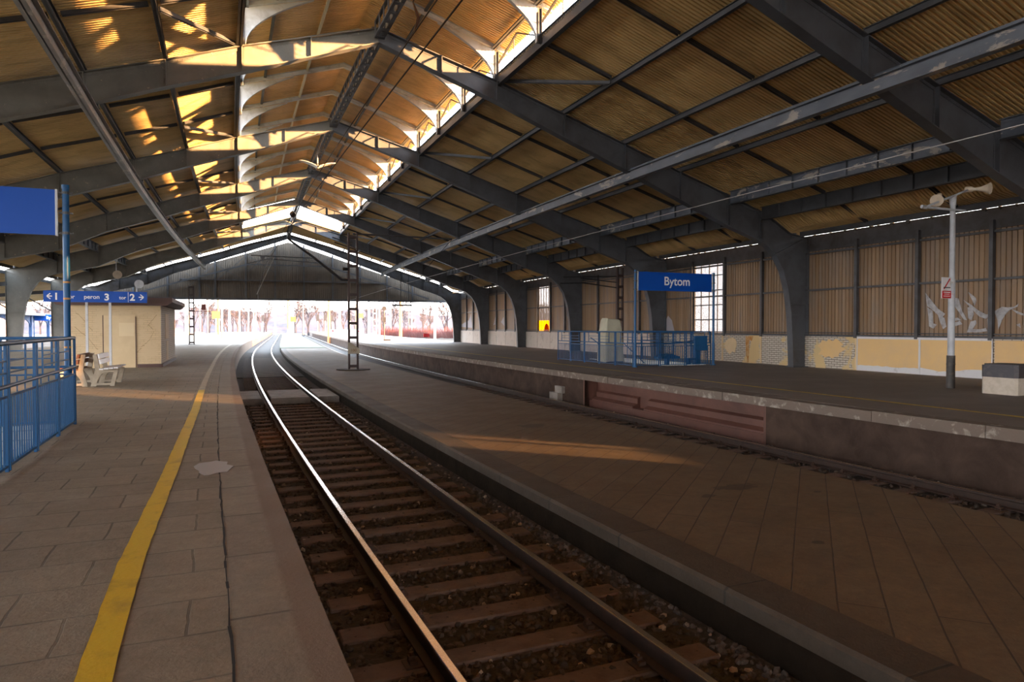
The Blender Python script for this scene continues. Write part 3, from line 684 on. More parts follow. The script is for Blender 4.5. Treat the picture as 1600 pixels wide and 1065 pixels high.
# sloping wind braces between curb and upper purlin
for side, xa, xb in (('right', 8.42, 10.83), ('left', .48, -1.4)):
    for i in range(3, 9):
        a, b = FS[i+1]-.1, FS[i+1]-(FS[i+1]-FS[i])/3+.12
        mb = MB()
        for e in (-.05, .05): mb.bar((xa+(.12 if xb > xa else -.12), a+e-.12, top_at(xa)+.02), (xb-(.1 if xb > xa else -.1), b+e, top_at(xb)+.05), .03, .09)
        mb.build('wind_brace', M['steel_dark'] if side == 'right' else M['steel'], None, False, 'slanting double brace beside the lantern on the %s, %s' % (side, BAYN.get(i, '')), 'brace', 'wind braces beside the lantern')
# long beams under the frames
def long_beam(x, z0, z1, label):
    root = empty('long_girder', x, 20, z0, label, 'girder')
    mb = MB(); mb.box(x-.012, x+.012, -30.6, 70.6, z0, z1, 50); mb.box(x-.10, x+.10, -30.6, 70.6, z0, z0+.02, 50); mb.box(x-.10, x+.10, -30.6, 70.6, z1-.02, z1, 50)
    mb.box(x+(.02), x+.07, -30.6, 70.6, z1+.05, z1+.09, 50) if x > 0 else mb.box(x-.07, x-.02, -30.6, 70.6, z1+.05, z1+.09, 50)
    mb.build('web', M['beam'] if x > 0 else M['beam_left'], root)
    for s in FS[2:]:
        MB().box(x-.13, x+.13, s-.14, s+.14, z1+.002, z1+.06).build('seat_plate', M['steel'], root)
long_beam(13.45, 5.22, 5.58, 'long bluish beam with peeling paint under the right roof slope')
long_beam(-3.12, 5.45, 5.82, 'long grey beam hung under the left roof slope')

# ------------------------------------------------------------------ ridge girder
for i in range(3, 10):
    a, b = FS[i]+.17, FS[i+1]-.17; root = empty('ridge_girder', 4.45, (a+b)/2, 8.75, 'dark battened girder along the ridge %s' % BAYN[i], 'girder', 'ridge girders between the frames')
    c = MB()
    for z in (8.78, 9.2):
        for e in (-.11, .11): c.box(4.45+e-.045, 4.45+e+.045, a, b, z, z+.06, 2)
    c.build('chord', M['steel_dark'], root)
    n = 16
    for k in range(n+1):
        s = a+.1+(b-a-.2)*k/n; bt = MB()
        bt.prism([(4.30, 9.2), (4.30, 8.77), (4.60, 8.77), (4.60, 9.2), (4.585, 9.2), (4.585, 8.785), (4.315, 8.785), (4.315, 9.2)], s-.09, s+.09, 's')
        bt.build('batten', M['steel_dark'], root)

# ------------------------------------------------------------------ lantern portals (rafter + curved bracket + post)
def lz(x): return 10.5-.3154*abs(x-4.45)-.04
def portal(s, label, on_frame):
    root = empty('lantern_portal', 4.45, s, 8.0, label, 'roof portal', 'curved bracket portals of the roof lantern')
    for d in (1, -1):
        xp = 4.45+d*3.90; zb_ = top_at(xp)+(.0 if on_frame else .0); zt = lz(xp)-.03
        r = MB(); P = [(4.45, lz(4.45)), (4.45+d*4.3, lz(4.45+d*4.3))]
        Q = [(4.45, lz(4.45)-.17), (4.45+d*4.3, lz(4.45+d*4.3)-.12)]
        r.strip(P, Q, s-.008, s+.008); flange(r, Q, s, .13, .014); flange(r, P, s, .13, .014)
        r.build('lantern_rafter', M['bracket'], root)
        # curved gusset plate
        n = 12; span = 1.9; top = []; arc = []
        for k in range(n+1):
            t = k/n
            xq = xp-d*(.10+span*t**1.8); zq = zb_+.12+(lz(xp-d*span)-.17-zb_-.12)*t
            arc.append((xq, zq)); top.append((xq, max(zq+.01, lz(xq)-.13)))
        g = MB(); poly = [(xp-d*.03, zb_+.05)]+[(xp-d*.10, zb_+.05)]+arc+[(xp-d*.03, lz(xp)-.15)]
        g.prism(poly, s-.01, s+.01, 's'); flange(g, [(xp-d*.10, zb_+.02)]+arc, s, .12, .014)
        g.build('curved_bracket', M['bracket'], root)
        po = MB(); po.box(xp-.07, xp+.07, s-.012, s+.012, zb_+.0, lz(xp)-.18); po.box(xp+d*.055-.009, xp+d*.055+.009, s-.07, s+.07, zb_+.0, lz(xp)-.18); po.box(xp-d*.05-.009, xp-d*.05+.009, s-.06, s+.06, zb_, lz(xp)-.3)
        po.build('post', M['steel'], root)
        lv = MB()
        for k in range(6): z = zb_+.38+k*.15; lv.bar((xp+d*.09, s+.05, z), (xp+d*.26, s+.05, z-.07), .035, .012)
        lv.build('louvre_stubs', M['steel_pale'], root)
random.seed(11); j = 0
for i in range(3, 9):
    for k in range(3):
        s = FS[i]+(FS[i+1]-FS[i])*k/3
        if s < 3 or s > 58: continue
        portal(s, 'curved lantern portal, %s, %s' % (['on the frame', 'nearer of two', 'farther of two'][k], BAYN[i]), k == 0)
for x, mm, lab in ((8.25, 'steel', 'right eaves beam of the roof lantern'), (.65, 'steel', 'left eaves beam of the roof lantern'), (5.95, 'steel', 'middle purlin on the right side of the lantern'), (1.5, 'steel_dark', 'middle purlin on the left side of the lantern'), (3.05, 'wing_and_lit_purlin', 'purlin just left of the lantern ridge, its sunlight painted on in cream'), (5.15, 'steel_pale', 'pale purlin just right of the lantern ridge')):  # the cream one near the ridge has its sunlight put into the colour
    mb = MB(); z = lz(x)-.06 if x not in (8.25, .65) else lz(x)-.15
    if x in (8.25, .65): mb.box(x-.09, x+.09, 2, L_E, z, z+.02, 30); mb.box(x-.02, x+.02, 2, L_E, z, z+.13, 30)
    else: mb.box(x-.045, x+.045, 2, L_E, z, z+.06, 30)
    mb.build('lantern_purlin', M[mm], None, False, lab, 'purlin', 'purlins of the roof lantern')
for i in range(3, 9):
    for k in range(3):
        a = FS[i]+(FS[i+1]-FS[i])*k/3; b = FS[i]+(FS[i+1]-FS[i])*(k+1)/3
        if a < 3 or b > 58.5: continue
        mb = MB(); x = 8.38; z0 = top_at(8.42)+.3; z1 = 9.02; m_ = (a+b)/2
        mb.bar((x, a+.12, z0), (x, m_, z1), .06, .04); mb.bar((x, b-.12, z0+.3), (x, m_, z1), .06, .04); mb.bar((x, m_+.25, z0), (x, m_+.25, z1), .03, .03, (0, 1, 0))
        mb.build('lantern_brace', M['steel'], None, False, 'V-shaped lantern brace, %s of three, %s' % (ORD[k], BAYN[i]), 'brace', 'braces in the lantern opening')

# ------------------------------------------------------------------ tracks
def rail_obj(x, ztop, s0, s1, label, dull=False):
    z = ztop; P = [(-.07, z-.165), (.07, z-.165), (.07, z-.15), (.012, z-.135), (.01, z-.05), (.036, z-.035), (.036, z-.006), (.028, z), (-.028, z), (-.036, z-.006), (-.036, z-.035), (-.01, z-.05), (-.012, z-.135), (-.07, z-.15)]
    root = empty('rail', x, 20, z-.165, label, 'rail', 'running rails')
    n = int((s1-s0)/2.5)
    mb = MB(); mb.prism([(x+a, b) for a, b in P], s0, s1, 's', n); rb_ = mb.build('rail_body', M['rail'], root)
    hd = MB(); hd.prism([(x-.030, z-.0005), (x+.030, z-.0005), (x+.026, z+.003), (x-.026, z+.003)], s0, s1, 's', n); hd.build('running_surface', M['rail_dull' if dull else 'rail_top'], rb_, label='shiny worn top of the rail' if not dull else 'dull top of the rail')
RZ = -2.32; RZ2 = -2.52
rail_obj(1.27, RZ, -8, 240, 'shiny left rail of the left track')
rail_obj(2.77, RZ, -8, 240, 'shiny right rail of the left track beside the middle platform')
rail_obj(9.05, RZ2, -8, 240, 'rusty rail hidden close below the right edge of the middle platform', True)
rail_obj(10.55, RZ2, -8, 240, 'dull rusty rail running below the right platform wall', False)
def sleeper_proto():
    mb = MB(); random.seed(1)
    mb.box(-1.3, 1.3, -.125, .125, -.16, 0)
    me = bpy.data.meshes.new('sleeper'); me.from_pydata(mb.v, [], mb.f)
    a = me.attributes.new('hc', 'FLOAT_VECTOR', 'POINT'); a.data.foreach_set('vector', [c for p in mb.v for c in p]); me.materials.append(M['sleeper'])
    bm = bmesh.new(); bm.from_mesh(me); bmesh.ops.recalc_face_normals(bm, faces=bm.faces); bmesh.ops.bevel(bm, geom=bm.edges[:], offset=.012, segments=1, affect='EDGES'); bm.to_mesh(me); bm.free()
    root = bpy.data.objects.new('sleeper', me); scene.collection.objects.link(root)
    for xr in (-.75, .75):
        f = MB(); f.box(xr-.17, xr+.17, -.075, .075, 0, .012)
        for e in (-1, 1):
            f.box(xr+e*.105-.03, xr+e*.105+.03, -.045, .045, .012, .04); f.tube([(xr+e*.115, 0, .03), (xr+e*.115, 0, .095)], .016, 6); f.box(xr+e*.115-.024, xr+e*.115+.024, -.024, .024, .045, .07)
        fm = bpy.data.meshes.new('rail_fastening'); fm.from_pydata(f.v, [], f.f); fm.materials.append(M['iron'])
        bm = bmesh.new(); bm.from_mesh(fm); bmesh.ops.recalc_face_normals(bm, faces=bm.faces); bm.to_mesh(fm); bm.free()
        q = bpy.data.objects.new('rail_fastening', fm); scene.collection.objects.link(q); q.parent = root
    return root
def copy_tree(o, parent=None):
    c = o.copy(); scene.collection.objects.link(c)
    if parent is not None: c.parent = parent
    for ch in [k for k in bpy.data.objects if k.parent is o]: copy_tree(ch, c)
    return c
sl0 = sleeper_proto(); kids0 = [k for k in bpy.data.objects if k.parent is sl0]
random.seed(21); cnt = 0; used = False
def put_sleeper(x, s, z, label, group, deep=True):
    global used
    if not used: o = sl0; used = True
    else:
        o = sl0.copy(); scene.collection.objects.link(o)
        if deep:
            for k in kids0: c = k.copy(); scene.collection.objects.link(c); c.parent = o
    o.location = H(x, s, z); o.rotation_euler = (0, 0, hrot(s)+random.uniform(-.012, .012)); tag(o, label, 'sleeper', group)
s = 1.55; k = 0
while s < 58:
    if not (23.2 < s < 26.8):
        near = 'between the camera and the concrete crossing' if s < 24 else 'beyond the concrete crossing'
        put_sleeper(2.02+random.uniform(-.03, .03), s, RZ-.179, 'dark timber sleeper of the left track, %s' % near, 'left track sleepers %s' % near, s < 30)
    s += .68; k += 1
s = 5.0
while s < 30:
    put_sleeper(9.8+random.uniform(-.03, .03), s, RZ2-.179, 'dark timber sleeper of the sunken right track', 'right track sleepers', s < 16); s += .68
# ballast stones
def stones(name, spec, label, seed):
    random.seed(seed); vs = []; fs = []; tone = []
    ico = [(0, 0, 1), (.894, 0, .447), (.276, .851, .447), (-.724, .526, .447), (-.724, -.526, .447), (.276, -.851, .447), (.724, .526, -.447), (-.276, .851, -.447), (-.894, 0, -.447), (-.276, -.851, -.447), (.724, -.526, -.447), (0, 0, -1)]
    icf = [(0, 1, 2), (0, 2, 3), (0, 3, 4), (0, 4, 5), (0, 5, 1), (1, 6, 2), (2, 7, 3), (3, 8, 4), (4, 9, 5), (5, 10, 1), (6, 7, 2), (7, 8, 3), (8, 9, 4), (9, 10, 5), (10, 6, 1), (6, 11, 7), (7, 11, 8), (8, 11, 9), (9, 11, 10), (10, 11, 6)]
    for (x0, x1, s0, s1, z, n, r0, r1) in spec:
        for _ in range(n):
            x = random.uniform(x0, x1); u = random.random(); s = s0+(s1-s0)*u**1.5
            r = random.uniform(r0, r1); e = Euler((random.uniform(0, 6), random.uniform(0, 6), random.uniform(0, 6))).to_matrix()
            sc = (random.uniform(.8, 1.3), random.uniform(.7, 1.1), random.uniform(.5, .9)); b = len(vs); t = random.random()
            for p in ico:
                q = e @ Vector((p[0]*sc[0], p[1]*sc[1], p[2]*sc[2]))*r*random.uniform(.85, 1.12); vs.append((x+q.x, s+q.y, z+q.z+random.uniform(0, .004)))
            fs += [tuple(i+b for i in f) for f in icf]; tone += [t]*12
    mb = MB(); mb.add(vs, fs); o = mb.build(name, M['stone'], None, False, label, 'ballast', None, 'stuff')
    a = o.data.attributes.new('tone', 'FLOAT', 'POINT'); a.data.foreach_set('value', tone)
stones('ballast', [(.4, 3.58, 1.6, 24, -2.546, 10500, .022, .05), (.4, 3.58, 1.6, 10, -2.53, 3000, .02, .042)], 'dark crushed stone ballast between the sleepers of the left track', 31)
stones('ballast', [(8.05, 11.5, 4, 20, -2.735, 2500, .025, .055)], 'dark crushed stone ballast of the sunken right track', 32)
# concrete crossing on the left track
for x0, x1, lab in ((.42, 1.13, 'left concrete slab of the track crossing, outside the left rail'), (1.40, 2.64, 'middle concrete slab of the track crossing, between the rails'), (2.91, 3.58, 'right concrete slab of the track crossing, next to the middle platform')):
    mb = MB(); mb.prism([(x0+.03, RZ), (x1-.03, RZ), (x1, RZ-.03), (x1, RZ-.21), (x0, RZ-.21), (x0, RZ-.03)], 23.45, 26.4, 's', 2)
    mb.build('crossing_slab', M['concrete_pale'], None, False, lab, 'slab', 'crossing slabs')

# ------------------------------------------------------------------ stairwells and railings
def stairwell(name, x0, x1, s0, s1, zf, up_end, label):
    root = empty(name, (x0+x1)/2, (s0+s1)/2, zf, label, 'stairwell', kind='structure')
    w_ = MB(); t = .12
    w_.box(x0-t, x0, s0-t, s1+t, zf-3.2, zf+.02, 2); w_.box(x1, x1+t, s0-t, s1+t, zf-3.2, zf+.02, 2)
    if up_end > 0: w_.box(x0, x1, s0-t, s0, zf-3.2, zf+.02)
    else: w_.box(x0, x1, s1, s1+t, zf-3.2, zf+.02)
    w_.build('tiled_wall', M['tile'], root)
    st = MB(); n = 18
    for k in range(n):
        a = s1-(s1-s0)*k/n if up_end > 0 else s0+(s1-s0)*k/n; b = s1-(s1-s0)*(k+1)/n if up_end > 0 else s0+(s1-s0)*(k+1)/n
        st.box(x0, x1, min(a, b), max(a, b), zf-3.3, zf-.17*(k+1))
    st.build('stair_flight', M['concrete_pale'], root)
stairwell('stairwell_left', -5.18, -2.54, -2.9, 13.05, -1.6, -1, 'tiled stairwell going down inside the left blue railing')
stairwell('stairwell_right', 17.2, 19.0, 24.0, 30.5, -1.63, 1, 'white tiled stairwell inside the right blue railing')
def railing(name, pts, zf, label, npan, hgt=1.42):
    root = empty(name, pts[0][0], pts[0][1], zf, label, 'railing', 'blue stair railings')
    def seg(p, q, t): return (p[0]+(q[0]-p[0])*t, p[1]+(q[1]-p[1])*t)
    hr = MB(); hr.tube([(x, s, zf+hgt) for x, s in pts], .026, 10); hr.build('top_rail', M['blue'], root, True)
    mr = MB(); mr.tube([(x, s, zf+.95) for x, s in pts], .022, 10); mr.build('middle_rail', M['blue'], root, True)
    for (p, q), n in zip(zip(pts, pts[1:]), npan):
        L = math.hypot(q[0]-p[0], q[1]-p[1]); dx, ds = (q[0]-p[0])/L, (q[1]-p[1])/L
        for k in range(n+1):
            c = seg(p, q, k/n); off = (-.045, .045) if 0 < k < n else ((.0,) if True else ())
            po = MB()
            for e in off: po.bar((c[0]+dx*e, c[1]+ds*e, zf), (c[0]+dx*e, c[1]+ds*e, zf+hgt-.02), .035, .035, (dx, ds, 0))
            po.build('post', M['blue'], root)
        for k in range(n):
            a, b = seg(p, q, (k+.04)/n), seg(p, q, (k+.96)/n); pan = MB(); l = L/n
            for z, t in ((zf+.83, .026), (zf+.06, .026)): pan.bar((*a, z), (*b, z), t, t)
            m_ = max(3, int(l/.115))
            for j in range(1, m_): c = seg(a, b, j/m_); pan.bar((*c, zf+.06), (*c, zf+.83), .016, .016, (dx, ds, 0))
            pan.build('baluster_panel', M['blue'], root)
            up = MB(); a2, b2 = (seg(p, q, (k+.04)/n), seg(p, q, (k+.62)/n)) if k % 2 else (seg(p, q, (k+.3)/n), seg(p, q, (k+.96)/n))
            for z in (1.09, 1.22): up.bar((*a2, zf+z), (*b2, zf+z), .018, .018)
            for c in (a2, b2): up.bar((*c, zf+.95), (*c, zf+1.40), .018, .03, (dx, ds, 0))
            up.build('upper_bars', M['blue'], root)
    return root
RL = railing('stair_railing', [(-2.28, -2.6), (-2.28, 13.15), (-5.4, 13.15), (-5.4, -2.6)], -1.6, 'blue tubular railing around the stairs at the left edge', [12, 3, 9])
RR = railing('stair_railing', [(15.25, 30.5), (15.35, 23.75), (19.25, 23.75), (19.25, 30.5)], -1.63, 'blue tubular railing around the stairs below the blue name sign on the right platform', [5, 3, 5])
hd = MB(); hd.tube([(17.3, 30.9, -.55), (17.3, 30.3, -.75), (17.3, 26.0, -2.9)], .025, 8); hd.build('sloping_handrail', M['blue'], RR, True)
hd = MB(); hd.tube([(18.9, 30.9, -.55), (18.9, 26.0, -2.9)], .025, 8); hd.tube([(17.2, 24.3, -.72), (18.9, 24.3, -.60)], .022, 8); hd.build('sloping_handrail', M['blue'], RR, True)
# blue box on the right railing
bx = MB(); bx.box(18.35, 18.98, 23.62, 23.72, -1.0, -.38); bx.build('notice_plate', M['blue'], None, False, 'square blue plate hung on the near end of the right railing', 'plate')
# folded blue lift platform inside the railing
lf = empty('stair_lift', 17.6, 24.6, -2.2, 'blue folded lift platform standing inside the right railing', 'lift')
m_ = MB(); m_.box(17.53, 17.67, 24.5, 24.7, -3.2, -1.2); m_.build('lift_post', M['blue'], lf)
m_ = MB(); m_.prism([(17.15, -1.28), (17.35, -1.22), (17.45, -1.16), (17.55, -1.21), (17.6, -1.17), (17.75, -1.14), (17.8, -1.2), (18.05, -1.27), (18.05, -1.36), (17.15, -1.36)], 24.3, 24.9, 's'); m_.build('lift_platform', M['blue'], lf)
m_ = MB(); m_.box(18.35, 18.95, 24.1, 24.3, -1.42, -1.34); m_.box(18.4, 18.5, 24.1, 24.3, -3.2, -1.42); m_.box(18.75, 19.0, 24.1, 24.3, -3.2, -.95); m_.build('lift_frame', M['blue'], lf)
# covered machine
tp = empty('covered_machine', 16.52, 27.5, -1.63, 'tall machine under a pale green tarpaulin behind the right railing', 'machine')
tv = MB(); random.seed(6)
rings = [(-1.60, .52, .42), (-1.1, .50, .40), (-.6, .47, .38), (-.15, .44, .36), (.12, .41, .33), (.30, .37, .29), (.36, .33, .25)]; nn = 24; vs = []; fs = []
for ri, (z, a, b) in enumerate(rings):
    for k in range(nn):
        t = 2*math.pi*k/nn; c, sn = math.cos(t), math.sin(t); e = .22
        fold = 1+.05*math.sin(5*t+1.0)*(1-ri/7)+.03*math.sin(9*t+ri*.3)
        x = math.copysign(abs(c)**e, c)*a*fold; y = math.copysign(abs(sn)**e, sn)*b*fold
        vs.append((16.52+x-.06*(z+1.6)*.2, 27.5+y, z+(.02*math.sin(3*t) if ri < 6 else .05*(-c))))
for ri in range(len(rings)-1): fs += [(ri*nn+k, ri*nn+(k+1) % nn, (ri+1)*nn+(k+1) % nn, (ri+1)*nn+k) for k in range(nn)]
fs += [tuple((len(rings)-1)*nn+k for k in range(nn))]
tv.add(vs, fs); tv.build('tarpaulin', M['tarp'], tp, True)
m_ = MB(); m_.box(16.4, 17.0, 27.2, 27.8, -1.63, -1.58); m_.build('machine_base', M['blue'], tp)

# ------------------------------------------------------------------ signs
def board(name, x0, x1, s, z0, z1, posts, zf, ptop, label, body=None, bodybox=None):
    root = empty(name, (x0+x1)/2, s, zf, label, 'sign')
    b = MB(); b.box(x0, x1, s-.025, s+.025, z0, z1); global PLATE; PLATE = b.build('sign_plate', M['blue_sign'], root)
    for xe in (x0, x1): e = MB(); e.box(xe-.012, xe+.012, s-.04, s+.04, z0-.01, z1+.01); e.build('edge_strip', M['galv'], root)
    for x in posts:
        p = MB(); p.tube([(x, s, zf), (x, s, ptop)], .05, 12); p.tube([(x, s, ptop), (x, s, ptop+.06)], .058, 12); p.tube([(x, s, zf), (x, s, zf+.95)], .062, 12); p.tube([(x, s, zf), (x, s, zf+.05)], .11, 12)
        po_ = p.build('post', M['blue'], root, True)
        for z in (z0+.04, (z0+z1)/2, z1-.04):
            c = MB(); c.tube([(x, s, z-.02), (x, s, z+.02)], .06, 12); c.box(x-.1, x+.1, s-.02, s+.02, z-.012, z+.012); c.build('clamp', M['steel_dark'], po_)
    return root
SR = board('station_sign', 15.45, 19.12, 23.55, 1.48, 2.24, (15.33, 19.24), -1.63, 2.24, 'blue name sign reading Bytom on two blue posts on the right platform')
text('lettering', 'Bytom', .52, 16.72, 23.52, 1.72, M['white_text'], PLATE, width=1.26)
SL = board('station_sign', -6.3, -2.53, 13.3, 1.50, 2.24, (-2.40, -6.42), -1.6, 2.27, 'blank blue sign board on a rusty blue post at the left edge')
rb = MB()
for z in (.45, .72, -.35): rb.tube([(-2.40, 13.3, z), (-2.40, 13.3, z+.03)], .0515, 12)
rb.build('rust_ring', M['rust_run'], SL)
SD = empty('direction_sign', -4.3, 28.8, -1.6, 'long blue direction sign for platform 3 on two pale posts before the cream hut', 'sign')
b = MB(); b.box(-5.93, -2.66, 28.75, 28.81, .895, 1.30); DP = b.build('sign_plate', M['blue_sign'], SD)
for x in (-4.62, -3.88): p = MB(); p.box(x-.04, x+.04, 28.8, 28.88, -1.6, 1.0); p.build('post', M['white_paint'], SD)
def sx(u): return -5.93+(u-68)/(229-68)*3.27    # along the plate as read in the photo
for body, u0, u1, z, sz in (('1', 86, 95, .98, .34), ('tor', 102.5, 115.5, 1.025, .20), ('peron', 129.5, 156, 1.025, .205), ('3', 161, 170.5, .975, .34), ('tor', 184, 194.5, 1.02, .175), ('2', 201, 209.5, .98, .34)):
    text('lettering', body, sz, sx(u0), 28.745, z, M['white_text'], DP, bold=.03 if body in '132' else .01)
ar = MB()
for u0, u1, d in ((73, 82, -1), (214.5, 223.5, 1)):
    a, b_ = sx(u0), sx(u1); zc = 1.10; ar.box(a+.02, b_-.02, 28.742, 28.75, zc-.018, zc+.018); t = b_ if d > 0 else a
    for e in (-1, 1): ar.prism([(t, zc-.02*e), (t, zc+.024*e), (t-d*.10, zc+.11*e), (t-d*.125, zc+.09*e)], 28.742, 28.75, 's')
ar.box(sx(198.5)-.006, sx(198.5)+.006, 28.742, 28.75, .91, 1.28)
ar.build('arrows', M['white_text'], DP)

# ------------------------------------------------------------------ benches (back to back)
def bench(name, x, d, s0, s1, label):
    root = empty(name, x, (s0+s1)/2, -1.6, label, 'bench', 'platform benches'); z = -1.6
    for s in (s0+.12, s1-.2):
        f = MB()
        for q, (e0, e1) in (([(.02, 0), (.15, 0), (.245, .44), (.13, .44)], (0, .09)), ([(.13, .44), (.245, .44), (.17, .86), (.07, .86)], (0, .09)), ([(.2, .375), (.66, .375), (.66, .44), (.2, .44)], (.002, .088)),
                            ([(.47, 0), (.575, 0), (.67, .42), (.575, .42)], (0, .09)), ([(.10, .025), (.52, .025), (.52, .085), (.12, .085)], (.004, .086)), ([(.17, .12), (.215, .30), (.30, .345), (.22, .23)], (.003, .087)), ([(.215, .30), (.23, .38), (.43, .38), (.30, .345)], (.005, .085))):
            f.prism([(x+d*a, z+b) for a, b in q], s+e0, s+e1, 's')
        f.build('bench_frame', M['bench_leg'], root)
    for k in range(4):
        a = .24+k*.115; sl = MB(); sl.box(x+d*a, x+d*(a+.095), s0, s1, z+.445+.012*k, z+.48+.012*k) if d > 0 else sl.box(x+d*(a+.095), x+d*a, s0, s1, z+.445+.012*k, z+.48+.012*k); sl.build('seat_slat', M['wood_white'] if d > 0 else M['wood_brown'], root)
    for z0 in (.60, .75):
        sl = MB(); o = .22-(z0-.6)*.16; sl.prism([(x+d*(o+.03), z+z0), (x+d*(o+.065), z+z0), (x+d*(o+.045), z+z0+.12), (x+d*(o+.01), z+z0+.12)], s0, s1, 's'); sl.build('back_slat', M['wood_white'] if d > 0 else M['wood_brown'], root, label='white front and brown back')
    bk = MB()
    for z0 in (.60, .75): o = .22-(z0-.6)*.16; bk.prism([(x+d*(o+.018), z+z0), (x+d*(o+.03), z+z0), (x+d*(o+.01), z+z0+.12), (x+d*(o-.002), z+z0+.12)], s0, s1, 's')
    bk.build('back_board', M['wood_brown'], root)
bench('bench', -3.32, 1, 21.15, 22.75, 'bench with white slats facing the track before the cream hut')
bench('bench', -3.34, -1, 21.15, 22.75, 'bench with brown slats facing away from the track, behind the white bench')

# ------------------------------------------------------------------ hut
hut = empty('hut', -4.0, 33.5, -1.6, 'small cream brick hut with brown roof edge on the left platform', 'hut')
h = MB(); h.box(-5.62, -2.37, 30.5, 37.0, -1.6, .86); h.build('hut_walls', [M['hut_wall']], hut)
h = MB(); h.box(-2.368, -2.355, 30.5, 37.0, -1.6, .86); h.build('side_wall', M['hut_side'], hut)
h = MB(); h.prism([(-5.85, .84), (-2.12, .84), (-1.92, .98), (-1.92, 1.15), (-5.95, 1.15), (-5.95, .98)], 30.15, 37.3, 's'); h.build('hut_roof', M['hut_roof'], hut)
h = MB(); h.box(-5.6, -2.38, 30.47, 30.5, .70, .80); h.build('cornice', M['hut_cream'], hut)
h = MB(); h.box(-4.35, -3.26, 30.47, 30.5, -1.6, .44); HD = h.build('hut_door', M['hut_cream'], hut)
h = MB(); h.box(-3.82, -3.30, 30.462, 30.469, -.36, .16); h.build('door_patch', M['hut_cream_pale'], HD)
h = MB(); h.box(-4.38, -4.35, 30.465, 30.5, -1.2, .45); h.build('door_gap', M['hut_roof'], hut)
h = MB(); h.box(-3.26, -3.235, 30.465, 30.5, -1.6, .40); h.build('door_gap', M['hut_roof'], hut)
h = MB(); h.box(-2.36, -2.335, 32.2, 33.6, -.5, .55); h.box(-2.36, -2.335, 32.6, 33.4, -1.4, -.6); h.build('boarded_window', M['hut_cream'], hut)
h = MB(); h.box(-3.2, -2.30, 30.43, 30.5, -1.6, -1.47); h.box(-2.40, -2.30, 30.43, 37.0, -1.6, -1.47); h.build('plinth', M['hut_roof'], hut)
def crack(pts, seed):
    random.seed(seed); mb = MB(); P = []
    for (a, b), (c, d) in zip(pts, pts[1:]):
        n = 7
        for k in range(n): P.append((a+(c-a)*k/n+random.uniform(-.02, .02), b+(d-b)*k/n+random.uniform(-.02, .02)))
    for (a, b), (c, d) in zip(P, P[1:]): mb.add([(a, 30.488, b-.009), (a, 30.488, b+.009), (c, 30.488, d+.009), (c, 30.488, d-.009)], [(0, 1, 2, 3)])
    mb.build('wall_crack', M['crack'], hut)
crack([(-3.2, -1.0), (-3.05, -.8), (-2.75, -.5), (-2.62, -.15), (-2.8, .08), (-2.45, .55)], 1); crack([(-5.3, .6), (-4.9, .15), (-4.7, -.2)], 2); crack([(-5.3, .0), (-4.9, -.4), (-4.5, -.95)], 3)

# ------------------------------------------------------------------ right platform: lamp post, block
lp = empty('loudspeaker_post', 17.82, 12.07, -1.63, 'tall grey post with two horn loudspeakers on the right platform', 'post')
m_ = MB(); m_.tube([(17.82, 12.07, -1.63), (17.82, 12.07, 1.25), (17.82, 12.07, 1.3), (17.82, 12.07, 3.42)], [.088, .085, .072, .066], 16); m_.build('pole', M['grey_post'], lp, True)
m_ = MB(); m_.tube([(17.82, 12.07, -1.63), (17.82, 12.07, -.76)], .105, 14)
for z in (-1.0, -1.35): m_.tube([(17.82, 12.07, z), (17.82, 12.07, z+.02)], .112, 14)
m_.build('dark_sleeve', M['cladding'], lp, True)
m_ = MB(); m_.tube([(17.82, 12.07, 3.22), (17.82, 12.07, 3.46)], .085, 12); m_.tube([(17.70, 12.0, 3.3), (17.9, 12.1, 3.34)], .03, 8); m_.build('collar', M['galv'], lp, True)
m_ = MB(); m_.bar((16.83, 12.2, 3.13), (18.15, 11.95, 3.08), .05, .05); m_.bar((16.9, 12.15, 3.14), (18.15, 11.9, 3.62), .04, .05); m_.tube([(16.78, 12.2, 3.14), (16.95, 12.18, 3.13)], .05, 8); m_.build('cross_arms', M['galv'], lp)
def horn(mb, p, d, L=.42, r=.15):
    p = Vector(p); d = Vector(d).normalized(); pts = [p-d*.16, p-d*.15, p, p+d*.05, p+d*L*.35, p+d*L*.7, p+d*L, p+d*L*1.02, p+d*L*.97, p+d*L*.5, p+d*L*.2]
    mb.tube(pts, [.02, .075, .075, .045, .05, .085, r, r*1.02, r*.93, .06, .03], 16)
m_ = MB(); horn(m_, (18.25, 11.85, 3.64), (.25, -1, -.1)); m_.build('horn', M['horn'], lp, True)
m_ = MB(); horn(m_, (17.5, 12.25, 3.45), (-.85, -.45, -.42), .34, .16); m_.build('horn', M['horn'], lp, True)
ns = empty('no_smoking_sign', 17.47, 11.98, .77, 'white and red no smoking sign fixed to the grey loudspeaker post', 'sign')
m_ = MB(); m_.box(17.28, 17.64, 11.965, 11.985, .75, 1.30); m_.box(17.60, 17.78, 11.985, 12.0, .85, .9); m_.box(17.60, 17.78, 11.985, 12.0, 1.15, 1.2); NP = m_.build('sign_plate', M['white_paint'], ns)
m_ = MB(); m_.box(17.285, 17.635, 11.958, 11.966, .755, .945); m_.build('red_field', M['red'], NP)
m_ = MB(); m_.prism([(17.34, 1.0), (17.37, .985), (17.6, 1.255), (17.575, 1.275)], 11.957, 11.966, 's'); m_.build('red_bar', M['red'], NP)
m_ = MB(); m_.box(17.34, 17.6, 11.956, 11.964, 1.02, 1.045); m_.build('cigarette', M['black'], NP)
m_ = MB(); m_.box(17.33, 17.59, 11.952, 11.958, .895, .915); m_.box(17.36, 17.56, 11.952, 11.958, .855, .865); m_.box(17.33, 17.59, 11.952, 11.958, .80, .815); m_.build('small_print', M['white_text'], ns)
